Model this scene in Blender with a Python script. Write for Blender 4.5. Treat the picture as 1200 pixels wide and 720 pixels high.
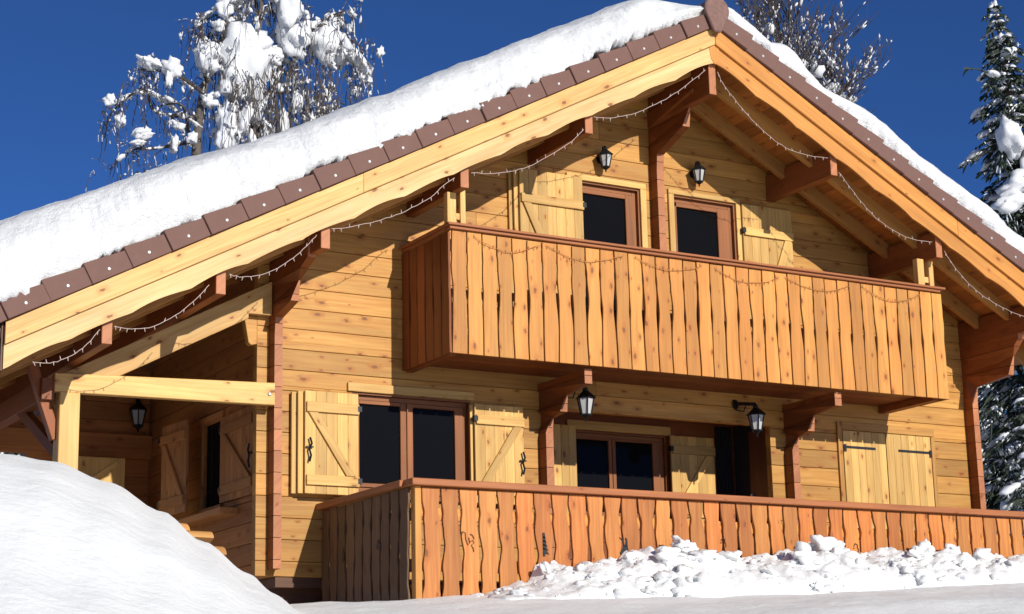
import bpy, bmesh, math, random
from mathutils import Vector, Matrix, noise
from math import sin, cos, pi, radians, exp, sqrt

for o in list(bpy.data.objects):
    bpy.data.objects.remove(o, do_unlink=True)
scene = bpy.context.scene
col = scene.collection
random.seed(7)

# ------------------------------------------------------------------ camera
CAM = Vector((-7.134, -16.802, -1.594))
YAW, PITCH, ROLL = 0.528187, 0.229633, -0.022767
fwd = Vector((sin(YAW) * cos(PITCH), cos(YAW) * cos(PITCH), sin(PITCH)))
rt = Vector((cos(YAW), -sin(YAW), 0))
up = rt.cross(fwd)
r2 = rt * cos(ROLL) + up * sin(ROLL)
u2 = up * cos(ROLL) - rt * sin(ROLL)
cam_d = bpy.data.cameras.new('camera')
cam = bpy.data.objects.new('camera', cam_d)
col.objects.link(cam)
cam.matrix_world = Matrix(((r2.x, u2.x, -fwd.x, CAM.x), (r2.y, u2.y, -fwd.y, CAM.y),
                           (r2.z, u2.z, -fwd.z, CAM.z), (0, 0, 0, 1)))
cam_d.sensor_width = 36
cam_d.lens = 65.085
cam_d.clip_start = 0.1
cam_d.clip_end = 2000
scene.camera = cam

# ------------------------------------------------------------------ light
SUN_DIR = Vector((0.125, -1.0, 0.385)).normalized()       # towards the sun
el = math.asin(SUN_DIR.z)
rot = math.atan2(SUN_DIR.x, SUN_DIR.y)
world = bpy.data.worlds.new('World')
scene.world = world
world.use_nodes = True
nt = world.node_tree
bg = nt.nodes['Background']
sky = nt.nodes.new('ShaderNodeTexSky')
sky.sky_type = 'NISHITA'
sky.sun_disc = False
sky.sun_elevation = el
sky.sun_rotation = rot
sky.altitude = 2500
sky.air_density = 0.6
sky.dust_density = 0.0
sky.ozone_density = 10.0
nt.links.new(sky.outputs[0], bg.inputs[0])
bg.inputs[1].default_value = 0.104
sun_d = bpy.data.lights.new('sun', 'SUN')
sun_d.energy = 5.0
sun_d.angle = radians(0.5)
sun_d.color = (1.0, 0.95, 0.85)
sun = bpy.data.objects.new('sun', sun_d)
col.objects.link(sun)
sun.rotation_euler = SUN_DIR.to_track_quat('Z', 'Y').to_euler()
sun.location = (4, -20, 20)
vs = scene.view_settings
vs.view_transform = 'Standard'
vs.look = 'None'
vs.gamma = 1
vs.exposure = 0.06
vs.use_curve_mapping = False

# ------------------------------------------------------------------ materials
def new_mat(name):
    m = bpy.data.materials.new(name)
    m.use_nodes = True
    return m, m.node_tree, m.node_tree.nodes['Principled BSDF']

def simple(name, colr, rough=0.6, metal=0.0, spec=0.5, noise_amt=0.0, noise_scale=20.0, bump=0.0):
    m, t, b = new_mat(name)
    b.inputs['Base Color'].default_value = (*colr, 1)
    b.inputs['Roughness'].default_value = rough
    b.inputs['Metallic'].default_value = metal
    b.inputs['Specular IOR Level'].default_value = spec
    if noise_amt or bump:
        tc = t.nodes.new('ShaderNodeTexCoord')
        n = t.nodes.new('ShaderNodeTexNoise')
        n.inputs['Scale'].default_value = noise_scale
        n.inputs['Detail'].default_value = 5
        t.links.new(tc.outputs['Object'], n.inputs['Vector'])
        if noise_amt:
            mr = t.nodes.new('ShaderNodeMapRange')
            mr.inputs['To Min'].default_value = 1 - noise_amt
            mr.inputs['To Max'].default_value = 1 + noise_amt
            t.links.new(n.outputs['Fac'], mr.inputs['Value'])
            mx = t.nodes.new('ShaderNodeMix')
            mx.data_type = 'RGBA'
            mx.blend_type = 'MULTIPLY'
            mx.inputs['Factor'].default_value = 1
            mx.inputs['A'].default_value = (*colr, 1)
            t.links.new(mr.outputs['Result'], mx.inputs['B'])
            t.links.new(mx.outputs['Result'], b.inputs['Base Color'])
        if bump:
            bp = t.nodes.new('ShaderNodeBump')
            bp.inputs['Strength'].default_value = bump
            bp.inputs['Distance'].default_value = 0.02
            t.links.new(n.outputs['Fac'], bp.inputs['Height'])
            t.links.new(bp.outputs['Normal'], b.inputs['Normal'])
    return m

def wood(name, light, dark, knot=(0.16, 0.055, 0.015), knots=0.55, rough=0.55, var=0.25, red=0.0, grain=0.65):
    """pine: grain along u of the UV map, knots with rings around them, a tint for each board"""
    m, t, b = new_mat(name)
    N, L = t.nodes, t.links
    uv = N.new('ShaderNodeUVMap'); uv.uv_map = 'UVMap'
    tint = N.new('ShaderNodeAttribute'); tint.attribute_name = 'tint'
    # knots
    mp = N.new('ShaderNodeMapping'); mp.inputs['Scale'].default_value = (3.6, 7.2, 1)
    L.new(uv.outputs['UV'], mp.inputs['Vector'])
    vo = N.new('ShaderNodeTexVoronoi'); vo.voronoi_dimensions = '2D'; vo.feature = 'F1'
    vo.inputs['Scale'].default_value = 1.0
    nk = N.new('ShaderNodeTexNoise'); nk.inputs['Scale'].default_value = 38; nk.inputs['Detail'].default_value = 2
    L.new(uv.outputs['UV'], nk.inputs['Vector'])
    nm = N.new('ShaderNodeVectorMath'); nm.operation = 'MULTIPLY_ADD'
    L.new(nk.outputs['Color'], nm.inputs[0]); nm.inputs[1].default_value = (0.16, 0.16, 0); L.new(mp.outputs['Vector'], nm.inputs[2])
    L.new(nm.outputs['Vector'], vo.inputs['Vector'])
    sc = N.new('ShaderNodeSeparateColor'); L.new(vo.outputs['Color'], sc.inputs['Color'])
    gate = N.new('ShaderNodeMapRange'); gate.inputs['From Min'].default_value = knots; gate.inputs['From Max'].default_value = knots + 0.02
    L.new(sc.outputs['Red'], gate.inputs['Value'])
    size = N.new('ShaderNodeMapRange'); size.inputs['To Min'].default_value = 0.035; size.inputs['To Max'].default_value = 0.15
    L.new(sc.outputs['Green'], size.inputs['Value'])
    rel = N.new('ShaderNodeMath'); rel.operation = 'DIVIDE'
    L.new(vo.outputs['Distance'], rel.inputs[0]); L.new(size.outputs['Result'], rel.inputs[1])
    core = N.new('ShaderNodeMapRange'); core.interpolation_type = 'SMOOTHSTEP'
    core.inputs['From Min'].default_value = 0.55; core.inputs['From Max'].default_value = 1.1
    core.inputs['To Min'].default_value = 1; core.inputs['To Max'].default_value = 0
    L.new(rel.outputs[0], core.inputs['Value'])
    halo = N.new('ShaderNodeMapRange'); halo.interpolation_type = 'SMOOTHSTEP'
    halo.inputs['From Min'].default_value = 0.8; halo.inputs['From Max'].default_value = 3.2
    halo.inputs['To Min'].default_value = 1; halo.inputs['To Max'].default_value = 0
    L.new(rel.outputs[0], halo.inputs['Value'])
    kg = N.new('ShaderNodeMath'); kg.operation = 'MULTIPLY'
    L.new(core.outputs['Result'], kg.inputs[0]); L.new(gate.outputs['Result'], kg.inputs[1])
    hg = N.new('ShaderNodeMath'); hg.operation = 'MULTIPLY'
    L.new(halo.outputs['Result'], hg.inputs[0]); L.new(gate.outputs['Result'], hg.inputs[1])
    # grain, bent round the knots
    sx = N.new('ShaderNodeSeparateXYZ'); L.new(uv.outputs['UV'], sx.inputs['Vector'])
    vb = N.new('ShaderNodeMath'); vb.operation = 'MULTIPLY_ADD'
    L.new(hg.outputs[0], vb.inputs[0]); vb.inputs[1].default_value = 0.035; L.new(sx.outputs['Y'], vb.inputs[2])
    us = N.new('ShaderNodeMath'); us.operation = 'MULTIPLY'; L.new(sx.outputs['X'], us.inputs[0]); us.inputs[1].default_value = 1.3
    vsn = N.new('ShaderNodeMath'); vsn.operation = 'MULTIPLY'; L.new(vb.outputs[0], vsn.inputs[0]); vsn.inputs[1].default_value = 34.0
    cb = N.new('ShaderNodeCombineXYZ'); L.new(us.outputs[0], cb.inputs['X']); L.new(vsn.outputs[0], cb.inputs['Y'])
    n1 = N.new('ShaderNodeTexNoise'); n1.inputs['Scale'].default_value = 1.0; n1.inputs['Detail'].default_value = 6; n1.inputs['Roughness'].default_value = 0.62
    n1.inputs['Distortion'].default_value = 0.6
    L.new(cb.outputs['Vector'], n1.inputs['Vector'])
    gr = N.new('ShaderNodeMapRange'); gr.inputs['From Min'].default_value = 0.38; gr.inputs['From Max'].default_value = 0.66
    gr.inputs['To Max'].default_value = grain
    L.new(n1.outputs['Fac'], gr.inputs['Value'])
    mixa = N.new('ShaderNodeMix'); mixa.data_type = 'RGBA'
    mixa.inputs['A'].default_value = (*light, 1); mixa.inputs['B'].default_value = (*dark, 1)
    L.new(gr.outputs['Result'], mixa.inputs['Factor'])
    # broad patches
    mp2 = N.new('ShaderNodeMapping'); mp2.inputs['Scale'].default_value = (0.9, 5.5, 1)
    L.new(uv.outputs['UV'], mp2.inputs['Vector'])
    n2 = N.new('ShaderNodeTexNoise'); n2.inputs['Scale'].default_value = 1.0; n2.inputs['Detail'].default_value = 3
    L.new(mp2.outputs['Vector'], n2.inputs['Vector'])
    pr = N.new('ShaderNodeMapRange'); pr.inputs['From Min'].default_value = 0.3; pr.inputs['From Max'].default_value = 0.7
    pr.inputs['To Min'].default_value = 0.84; pr.inputs['To Max'].default_value = 1.13
    L.new(n2.outputs['Fac'], pr.inputs['Value'])
    tr = N.new('ShaderNodeMapRange'); tr.inputs['To Min'].default_value = 1 - var; tr.inputs['To Max'].default_value = 1 + var * 0.6
    L.new(tint.outputs['Fac'], tr.inputs['Value'])
    mu = N.new('ShaderNodeMath'); mu.operation = 'MULTIPLY'; L.new(pr.outputs['Result'], mu.inputs[0]); L.new(tr.outputs['Result'], mu.inputs[1])
    mixb = N.new('ShaderNodeMix'); mixb.data_type = 'RGBA'; mixb.blend_type = 'MULTIPLY'; mixb.inputs['Factor'].default_value = 1
    L.new(mixa.outputs['Result'], mixb.inputs['A']); L.new(mu.outputs[0], mixb.inputs['B'])
    # warm halo, then the knot
    hs = N.new('ShaderNodeMath'); hs.operation = 'MULTIPLY'; L.new(hg.outputs[0], hs.inputs[0]); hs.inputs[1].default_value = 0.5
    mixc = N.new('ShaderNodeMix'); mixc.data_type = 'RGBA'
    L.new(hs.outputs[0], mixc.inputs['Factor']); L.new(mixb.outputs['Result'], mixc.inputs['A'])
    mixc.inputs['B'].default_value = (dark[0] * 0.85, dark[1] * 0.72, dark[2] * 0.6, 1)
    ks = N.new('ShaderNodeMath'); ks.operation = 'MULTIPLY'; L.new(kg.outputs[0], ks.inputs[0]); ks.inputs[1].default_value = 0.85
    mixd = N.new('ShaderNodeMix'); mixd.data_type = 'RGBA'
    L.new(ks.outputs[0], mixd.inputs['Factor']); L.new(mixc.outputs['Result'], mixd.inputs['A'])
    mixd.inputs['B'].default_value = (*knot, 1)
    out = mixd.outputs['Result']
    if red:
        # some boards redder
        rr = N.new('ShaderNodeMath'); rr.operation = 'MULTIPLY_ADD'
        L.new(tint.outputs['Fac'], rr.inputs[0]); rr.inputs[1].default_value = 37.0; rr.inputs[2].default_value = 0.3
        fr = N.new('ShaderNodeMath'); fr.operation = 'FRACT'; L.new(rr.outputs[0], fr.inputs[0])
        fm = N.new('ShaderNodeMath'); fm.operation = 'MULTIPLY'; L.new(fr.outputs[0], fm.inputs[0]); fm.inputs[1].default_value = red
        mixe = N.new('ShaderNodeMix'); mixe.data_type = 'RGBA'; mixe.blend_type = 'MULTIPLY'
        L.new(fm.outputs[0], mixe.inputs['Factor']); L.new(out, mixe.inputs['A'])
        mixe.inputs['B'].default_value = (0.86, 0.52, 0.36, 1)
        out = mixe.outputs['Result']
    L.new(out, b.inputs['Base Color'])
    b.inputs['Roughness'].default_value = rough
    b.inputs['Specular IOR Level'].default_value = 0.35
    bp = N.new('ShaderNodeBump'); bp.inputs['Strength'].default_value = 0.25; bp.inputs['Distance'].default_value = 0.004
    L.new(n1.outputs['Fac'], bp.inputs['Height']); L.new(bp.outputs['Normal'], b.inputs['Normal'])
    return m

M = {}
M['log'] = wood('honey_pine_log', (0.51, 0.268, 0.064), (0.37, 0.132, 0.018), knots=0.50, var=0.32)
M['shade'] = wood('shaded_red_stained_pine', (0.27, 0.078, 0.018), (0.19, 0.045, 0.009), knots=0.5)  # red stain, darkened further so the colour holds the shade
M['soffit'] = wood('stained_soffit_pine', (0.44, 0.155, 0.028), (0.32, 0.092, 0.016), knots=0.62, var=0.3)
M['rafter'] = wood('pale_rafter_pine', (0.50, 0.24, 0.06), (0.38, 0.15, 0.03), knots=0.5)
M['barge_pale'] = wood('glare_pale_barge_pine', (0.62, 0.385, 0.14), (0.50, 0.245, 0.062), knots=0.64, grain=0.8, var=0.12)  # sun glare on the left boards is put into this colour
M['barge_white'] = wood('glare_white_barge_pine', (0.68, 0.46, 0.21), (0.58, 0.33, 0.11), knots=0.70, grain=0.8, var=0.12)  # stronger glare, painted into the left lower board
M['barge_orange'] = wood('orange_barge_pine', (0.57, 0.25, 0.052), (0.45, 0.155, 0.026), knots=0.68, var=0.12)
M['shutter'] = wood('pale_shutter_pine', (0.62, 0.39, 0.125), (0.49, 0.235, 0.048), knots=0.52)
M['beam'] = wood('pale_beam_pine', (0.62, 0.385, 0.135), (0.50, 0.24, 0.055), knots=0.52)
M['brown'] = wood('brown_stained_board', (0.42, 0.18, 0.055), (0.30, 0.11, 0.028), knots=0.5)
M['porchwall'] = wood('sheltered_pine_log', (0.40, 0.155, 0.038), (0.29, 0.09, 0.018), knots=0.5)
M['side_shade'] = wood('shaded_brown_plank', (0.17, 0.092, 0.042), (0.105, 0.052, 0.02), knots=0.6)  # shade on the railing's left side, painted as darker planks
M['balcony'] = wood('balcony_plank_pine', (0.56, 0.262, 0.058), (0.44, 0.165, 0.03), knots=0.48, var=0.24, red=0.35)
M['porch'] = wood('porch_plank_larch', (0.53, 0.228, 0.058), (0.39, 0.13, 0.026), knots=0.62, var=0.28, red=0.6, grain=0.85)
M['rail'] = wood('red_brown_handrail', (0.38, 0.135, 0.045), (0.28, 0.085, 0.025), knots=0.8)
M['frame'] = wood('stained_window_frame', (0.26, 0.092, 0.027), (0.19, 0.06, 0.016), knots=0.95, var=0.1)
M['end'] = wood('stained_end_grain', (0.42, 0.165, 0.070), (0.32, 0.11, 0.042), knots=0.9, var=0.12)
M['bark'] = simple('bark', (0.10, 0.065, 0.045), 0.9, noise_amt=0.5, noise_scale=30, bump=0.6)
M['split'] = wood('split_log_wood', (0.56, 0.30, 0.10), (0.42, 0.18, 0.05), knots=0.95)
M['darkwood'] = wood('dark_foundation_board', (0.12, 0.05, 0.025), (0.07, 0.03, 0.015), knots=0.8)
M['door'] = wood('dark_door_board', (0.14, 0.05, 0.022), (0.09, 0.03, 0.012), knots=0.8)
M['iron'] = simple('black_iron', (0.012, 0.012, 0.013), 0.45, 0.3, 0.5)
M['steel'] = simple('screw_steel', (0.55, 0.52, 0.49), 0.4, 0.5)
M['tile'] = simple('brown_roof_tile', (0.138, 0.066, 0.050), 0.75, noise_amt=0.14, noise_scale=9, bump=0.12)
M['ridge'] = simple('weathered_ridge_tile', (0.17, 0.092, 0.075), 0.8, noise_amt=0.45, noise_scale=24, bump=0.3)
M['cable'] = simple('pale_garland_cable', (0.46, 0.36, 0.32), 0.5)
M['cable_dark'] = simple('amber_garland_cable', (0.40, 0.16, 0.04), 0.5)
M['gutter'] = simple('grey_brown_gutter', (0.16, 0.13, 0.11), 0.45, 0.3)
M['concrete'] = simple('dark_plinth', (0.12, 0.09, 0.075), 0.9, noise_amt=0.3, noise_scale=8)
M['curtain'] = simple('dark_curtain', (0.02, 0.018, 0.017), 0.9)

def frosted(name, colr, amount, scale):
    m, t, b = new_mat(name)
    N, L = t.nodes, t.links
    tc = N.new('ShaderNodeTexCoord'); n = N.new('ShaderNodeTexNoise'); n.inputs['Scale'].default_value = scale; n.inputs['Detail'].default_value = 4
    L.new(tc.outputs['Object'], n.inputs['Vector'])
    mr = N.new('ShaderNodeMapRange'); mr.inputs['From Min'].default_value = 0.62 - amount * 0.3; mr.inputs['From Max'].default_value = 0.68 - amount * 0.3
    L.new(n.outputs['Fac'], mr.inputs['Value'])
    mx = N.new('ShaderNodeMix'); mx.data_type = 'RGBA'
    mx.inputs['A'].default_value = (*colr, 1); mx.inputs['B'].default_value = (0.66, 0.68, 0.70, 1)
    L.new(mr.outputs['Result'], mx.inputs['Factor']); L.new(mx.outputs['Result'], b.inputs['Base Color'])
    b.inputs['Roughness'].default_value = 0.85
    return m
M['twig_frost'] = frosted('frosted_twig', (0.055, 0.042, 0.036), 0.16, 5.5)
M['twig_bare'] = frosted('lightly_frosted_twig', (0.055, 0.042, 0.036), 0.0, 5.0)
M['needle_frost'] = frosted('frosted_spruce_needle', (0.025, 0.038, 0.022), 0.22, 4.0)

m, t, b = new_mat('dark_window_glass')
b.inputs['Base Color'].default_value = (0.006, 0.006, 0.007, 1)
b.inputs['Roughness'].default_value = 0.03
b.inputs['Specular IOR Level'].default_value = 0.05
M['glass'] = m
m, t, b = new_mat('frosted_lantern_glass')
b.inputs['Base Color'].default_value = (0.42, 0.42, 0.41, 1)
b.inputs['Roughness'].default_value = 0.25
M['lampglass'] = m

def snow_mat(name, base=(0.78, 0.80, 0.80), scale=9.0, strength=0.38, dist=0.05):
    m, t, b = new_mat(name)
    N, L = t.nodes, t.links
    b.inputs['Base Color'].default_value = (*base, 1)
    b.inputs['Roughness'].default_value = 0.55
    b.inputs['Specular IOR Level'].default_value = 0.25
    b.inputs['Subsurface Weight'].default_value = 0.0
    tc = N.new('ShaderNodeTexCoord')
    n1 = N.new('ShaderNodeTexNoise'); n1.inputs['Scale'].default_value = scale; n1.inputs['Detail'].default_value = 7
    n1.inputs['Roughness'].default_value = 0.6
    L.new(tc.outputs['Object'], n1.inputs['Vector'])
    n2 = N.new('ShaderNodeTexNoise'); n2.inputs['Scale'].default_value = 120; n2.inputs['Detail'].default_value = 2
    L.new(tc.outputs['Object'], n2.inputs['Vector'])
    ad = N.new('ShaderNodeMath'); ad.operation = 'MULTIPLY_ADD'
    L.new(n2.outputs['Fac'], ad.inputs[0]); ad.inputs[1].default_value = 0.22; L.new(n1.outputs['Fac'], ad.inputs[2])
    bp = N.new('ShaderNodeBump'); bp.inputs['Strength'].default_value = strength; bp.inputs['Distance'].default_value = dist
    L.new(ad.outputs[0], bp.inputs['Height']); L.new(bp.outputs['Normal'], b.inputs['Normal'])
    return m
M['snow'] = snow_mat('powder_snow')
M['snow_roof'] = snow_mat('roof_powder_snow', (0.72, 0.73, 0.74), 5.0, 0.75, 0.10)
M['snow_chunk'] = snow_mat('broken_snow', (0.74, 0.75, 0.75), 11, 0.4, 0.05)
M['snow_tree'] = snow_mat('tree_snow', (0.67, 0.68, 0.70), 7, 0.4, 0.05)
M['birchbark'] = simple('grey_birch_bark', (0.10, 0.085, 0.075), 0.9, noise_amt=0.5, noise_scale=12)
M['twig'] = simple('brown_twig', (0.055, 0.042, 0.036), 0.9, noise_amt=0.4, noise_scale=10)
M['needle'] = simple('dark_spruce_needle', (0.022, 0.035, 0.020), 0.8, noise_amt=0.5, noise_scale=6)
M['sprucebark'] = simple('spruce_bark', (0.07, 0.05, 0.038), 0.95, noise_amt=0.4, noise_scale=14)

# ------------------------------------------------------------------ mesh builder
class MB:
    """collects faces with a grain direction and a tint per board, builds ONE mesh object"""
    def __init__(self, xf=None):
        self.v, self.f, self.uv, self.t, self.mi = [], [], [], [], []
        self.xf = xf
        self.cur = 0
    def _add(self, verts, faces, grain, tint=None, mat=0):
        vs_ = [Vector(p) for p in verts]
        g = Vector(grain)
        if self.xf:
            o = self.xf(Vector((0, 0, 0)))
            g = self.xf(g) - o
            vs_ = [self.xf(p) for p in vs_]
        g.normalize()
        base = len(self.v)
        self.v += vs_
        ou, ov = random.uniform(0, 40), random.uniform(0, 40)
        tt = random.random() if tint is None else tint
        for f in faces:
            p = [vs_[i] for i in f]
            n = Vector((0, 0, 0))
            for i in range(len(p)):
                a, b_ = p[i], p[(i + 1) % len(p)]
                n += Vector(((a.y - b_.y) * (a.z + b_.z), (a.z - b_.z) * (a.x + b_.x), (a.x - b_.x) * (a.y + b_.y)))
            n = n.normalized() if n.length > 1e-12 else Vector((0, 0, 1))
            if abs(n.dot(g)) < 0.9:
                U = g; V = n.cross(g).normalized()
            else:
                U = n.orthogonal().normalized(); V = n.cross(U)
            self.f.append([base + i for i in f])
            self.uv.append([(q.dot(U) + ou, q.dot(V) + ov) for q in p])
            self.t.append(tt)
            self.mi.append(mat)
    def hexa(self, p, grain=(1, 0, 0), tint=None, mat=0):
        # p: 4 bottom (ccw from above), 4 top
        self._add(p, [(3, 2, 1, 0), (4, 5, 6, 7), (0, 1, 5, 4), (1, 2, 6, 5), (2, 3, 7, 6), (3, 0, 4, 7)], grain, tint, mat)
    def box(self, x0, x1, y0, y1, z0, z1, grain='x', tint=None, mat=0):
        g = {'x': (1, 0, 0), 'y': (0, 1, 0), 'z': (0, 0, 1)}[grain]
        self.hexa([(x0, y0, z0), (x1, y0, z0), (x1, y1, z0), (x0, y1, z0), (x0, y0, z1), (x1, y0, z1), (x1, y1, z1), (x0, y1, z1)], g, tint, mat)
    def prism(self, poly, axis, a0, a1, grain=(1, 0, 0), tint=None, mat=0):
        """poly: (x,z) for axis y, (y,z) for axis x, (x,y) for axis z"""
        n = len(poly)
        if axis == 'y': mk = lambda p, a: (p[0], a, p[1])
        elif axis == 'x': mk = lambda p, a: (a, p[0], p[1])
        else: mk = lambda p, a: (p[0], p[1], a)
        vv = [mk(p, a0) for p in poly] + [mk(p, a1) for p in poly]
        ar = sum(poly[i][0] * poly[(i + 1) % n][1] - poly[(i + 1) % n][0] * poly[i][1] for i in range(n))
        ccw = ar > 0
        front = list(range(n)); back = list(range(n, 2 * n))
        # orientation: for axis y, ccw in xz seen from -y looks towards +y -> normal -y
        flip = (axis == 'y')
        if (ccw and not flip) or (not ccw and flip):
            f0, f1 = front[::-1], back
            sides = [(i, (i + 1) % n, n + (i + 1) % n, n + i) for i in range(n)]
        else:
            f0, f1 = front, back[::-1]
            sides = [((i + 1) % n, i, n + i, n + (i + 1) % n) for i in range(n)]
        self._add(vv, [f0, f1] + sides, grain, tint, mat)
    def bar(self, p0, p1, w, h, upv=(0, 0, 1), tint=None, mat=0):
        p0, p1 = Vector(p0), Vector(p1)
        d = (p1 - p0).normalized()
        s = d.cross(Vector(upv)).normalized()
        u = s.cross(d)
        a, b_ = s * w / 2, u * h / 2
        q = [p0 - a - b_, p0 + a - b_, p1 + a - b_, p1 - a - b_, p0 - a + b_, p0 + a + b_, p1 + a + b_, p1 - a + b_]
        self.hexa(q, d, tint, mat)
    def tube(self, pts, radii, n=5, tint=None, mat=0, cap=True):
        pts = [Vector(p) for p in pts]
        if not hasattr(radii, '__len__'): radii = [radii] * len(pts)
        vv, ff = [], []
        ref = None
        for i, p in enumerate(pts):
            d = (pts[min(i + 1, len(pts) - 1)] - pts[max(i - 1, 0)])
            d = d.normalized() if d.length > 1e-9 else Vector((0, 0, 1))
            if ref is None: ref = d.orthogonal().normalized()
            ref = (ref - d * ref.dot(d))
            ref = ref.normalized() if ref.length > 1e-6 else d.orthogonal().normalized()
            s = d.cross(ref)
            for k in range(n):
                a = 2 * pi * k / n
                vv.append(p + (ref * cos(a) + s * sin(a)) * radii[i])
        for i in range(len(pts) - 1):
            for k in range(n):
                ff.append((i * n + k, i * n + (k + 1) % n, (i + 1) * n + (k + 1) % n, (i + 1) * n + k))
        if cap:
            ff.append(tuple(range(n))[::-1])
            ff.append(tuple((len(pts) - 1) * n + k for k in range(n)))
        self._add(vv, ff, (0, 0, 1), tint, mat)
    def lathe(self, prof, centre, n=8, mat=0, rot0=0.0):
        cx, cy, cz = centre
        vv, ff = [], []
        for r, z in prof:
            for k in range(n):
                a = rot0 + 2 * pi * k / n
                vv.append((cx + r * cos(a), cy + r * sin(a), cz + z))
        for i in range(len(prof) - 1):
            for k in range(n):
                ff.append((i * n + k, i * n + (k + 1) % n, (i + 1) * n + (k + 1) % n, (i + 1) * n + k))
        ff.append(tuple(range(n))[::-1])
        ff.append(tuple((len(prof) - 1) * n + k for k in range(n)))
        self._add(vv, ff, (0, 0, 1), None, mat)
    def blob(self, c, r, ax=(1, 1, 1), amp=0.25, fr=1.6, sub=2, rotm=None, angular=False, mat=0):
        vv, ff = ICO[sub]
        s = Vector((random.uniform(-50, 50), random.uniform(-50, 50), random.uniform(-50, 50)))
        c = Vector(c)
        out = []
        for p in vv:
            k = 1 + amp * noise.noise(p * fr + s) + amp * 0.5 * noise.noise(p * fr * 2.3 + s)
            if angular:
                k += amp * 0.8 * (noise.cell(p * 1.3 + s) - 0.5)
            q = Vector((p.x * ax[0], p.y * ax[1], p.z * ax[2])) * (r * k)
            if rotm: q = rotm @ q
            out.append(c + q)
        self._add(out, ff, (1, 0, 0), None, mat)
    def build(self, name, mats, parent=None, bevel=0.0, smooth=False):
        me = bpy.data.meshes.new(name)
        me.from_pydata([tuple(p) for p in self.v], [], self.f)
        ul = me.uv_layers.new(name='UVMap')
        flat = [c for face in self.uv for q in face for c in q]
        ul.data.foreach_set('uv', flat)
        at = me.attributes.new('tint', 'FLOAT', 'FACE')
        at.data.foreach_set('value', self.t)
        if not isinstance(mats, (list, tuple)): mats = [mats]
        for m_ in mats: me.materials.append(m_)
        me.polygons.foreach_set('material_index', self.mi)
        if smooth: me.polygons.foreach_set('use_smooth', [True] * len(me.polygons))
        me.update()
        o = bpy.data.objects.new(name, me)
        col.objects.link(o)
        if parent: o.parent = parent
        if bevel:
            bv = o.modifiers.new('bevel', 'BEVEL')
            bv.width = bevel; bv.segments = 1; bv.limit_method = 'ANGLE'; bv.angle_limit = radians(40)
        return o

ICO = {}
for s_ in (1, 2, 3):
    bm = bmesh.new()
    bmesh.ops.create_icosphere(bm, subdivisions=s_, radius=1)
    bm.verts.ensure_lookup_table()
    ICO[s_] = ([v.co.copy() for v in bm.verts], [tuple(v.index for v in f.verts) for f in bm.faces])
    bm.free()

def tag(o, label=None, cat=None, group=None, kind=None):
    if label: o['label'] = label
    if cat: o['category'] = cat
    if group: o['group'] = group
    if kind: o['kind'] = kind
    return o

def thing(name, loc, label, cat, group=None, rz=0.0):
    o = bpy.data.objects.new(name, None)
    o.empty_display_size = 0.2
    col.objects.link(o)
    o.location = loc
    o.rotation_euler = (0, 0, rz)
    return tag(o, label, cat, group)

def copy_tree(o, parent=None):
    c = o.copy(); col.objects.link(c)
    if parent: c.parent = parent
    for ch in o.children: copy_tree(ch, c)
    return c

def lerp(a, b_, t_): return a + (b_ - a) * t_
def interp(tab, x):
    if x <= tab[0][0]: return tab[0][1]
    for (a, va), (b_, vb) in zip(tab, tab[1:]):
        if x <= b_:
            k = (x - a) / (b_ - a); k = k * k * (3 - 2 * k)
            return va + (vb - va) * k
    return tab[-1][1]
def smooth(a, b_, x):
    k = max(0, min(1, (x - a) / (b_ - a))); return k * k * (3 - 2 * k)

# ------------------------------------------------------------------ terrain
CREST = [(-9, 0.62), (-5, 0.66), (-4.2, 0.64), (-3.55, 0.575), (-3.16, 0.53), (-2.69, 0.39), (-2.27, 0.19), (-1.92, -0.04), (-1.56, -0.27), (-1.34, -0.42), (-1.1, -0.56)]
def base_h(x, y):
    z = -0.36 + 0.048 * (max(-3.0, min(9, x)) - 0.45)
    d = y + 1.95
    if d < 0:
        z += 0.115 * max(d, -3.2)
        if d < -3.2: z += 0.21 * max(d + 3.2, -60)
    if y > 9: z += 0.15 * min(y - 9, 75)
    return z
def ground_h(x, y):
    z = base_h(x, y)
    if -9.5 < x < 0.5 and -16 < y < 2.5:
        xx = x + 0.36 * max(0, -3.0 - y)
        A = interp(CREST, xx) - base_h(xx, -3.0)
        A = max(A, 0) * smooth(-9.5, -7.5, x)
        g = exp(-((y + 3.0) / (3.4 if y < -3.0 else 1.15)) ** 2)
        z += A * g
    z += 0.035 * noise.noise((x * 0.55, y * 0.55, 3.1)) + 0.018 * noise.noise((x * 1.9, y * 1.9, 7.7)) + 0.011 * noise.noise((x * 4.3, y * 4.3, 1.7))
    return z
def axis_coords(lo, hi, step, far):
    c = []
    x = lo
    while x <= hi + 1e-6: c.append(x); x += step
    s = step; a = c[0]; pre = []
    while a > -far: s *= 1.25; a -= s; pre.append(a)
    s = step; a = c[-1]; post = []
    while a < far: s *= 1.25; a += s; post.append(a)
    return pre[::-1] + c + post
gx, gy = axis_coords(-6.5, 10.5, 0.085, 900), axis_coords(-8.0, -1.0, 0.085, 900)
vv = [(x, y, ground_h(x, y)) for y in gy for x in gx]
nx = len(gx)
ff = [(j * nx + i, j * nx + i + 1, (j + 1) * nx + i + 1, (j + 1) * nx + i) for j in range(len(gy) - 1) for i in range(nx - 1)]
me = bpy.data.meshes.new('snow_ground')
me.from_pydata(vv, [], ff)
me.polygons.foreach_set('use_smooth', [True] * len(me.polygons))
me.materials.append(M['snow'])
go = bpy.data.objects.new('snow_ground', me)
col.objects.link(go)
tag(go, 'smooth untrodden snow lying in front of the chalet with a rounded bank on the left', 'snow', kind='structure')

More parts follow.
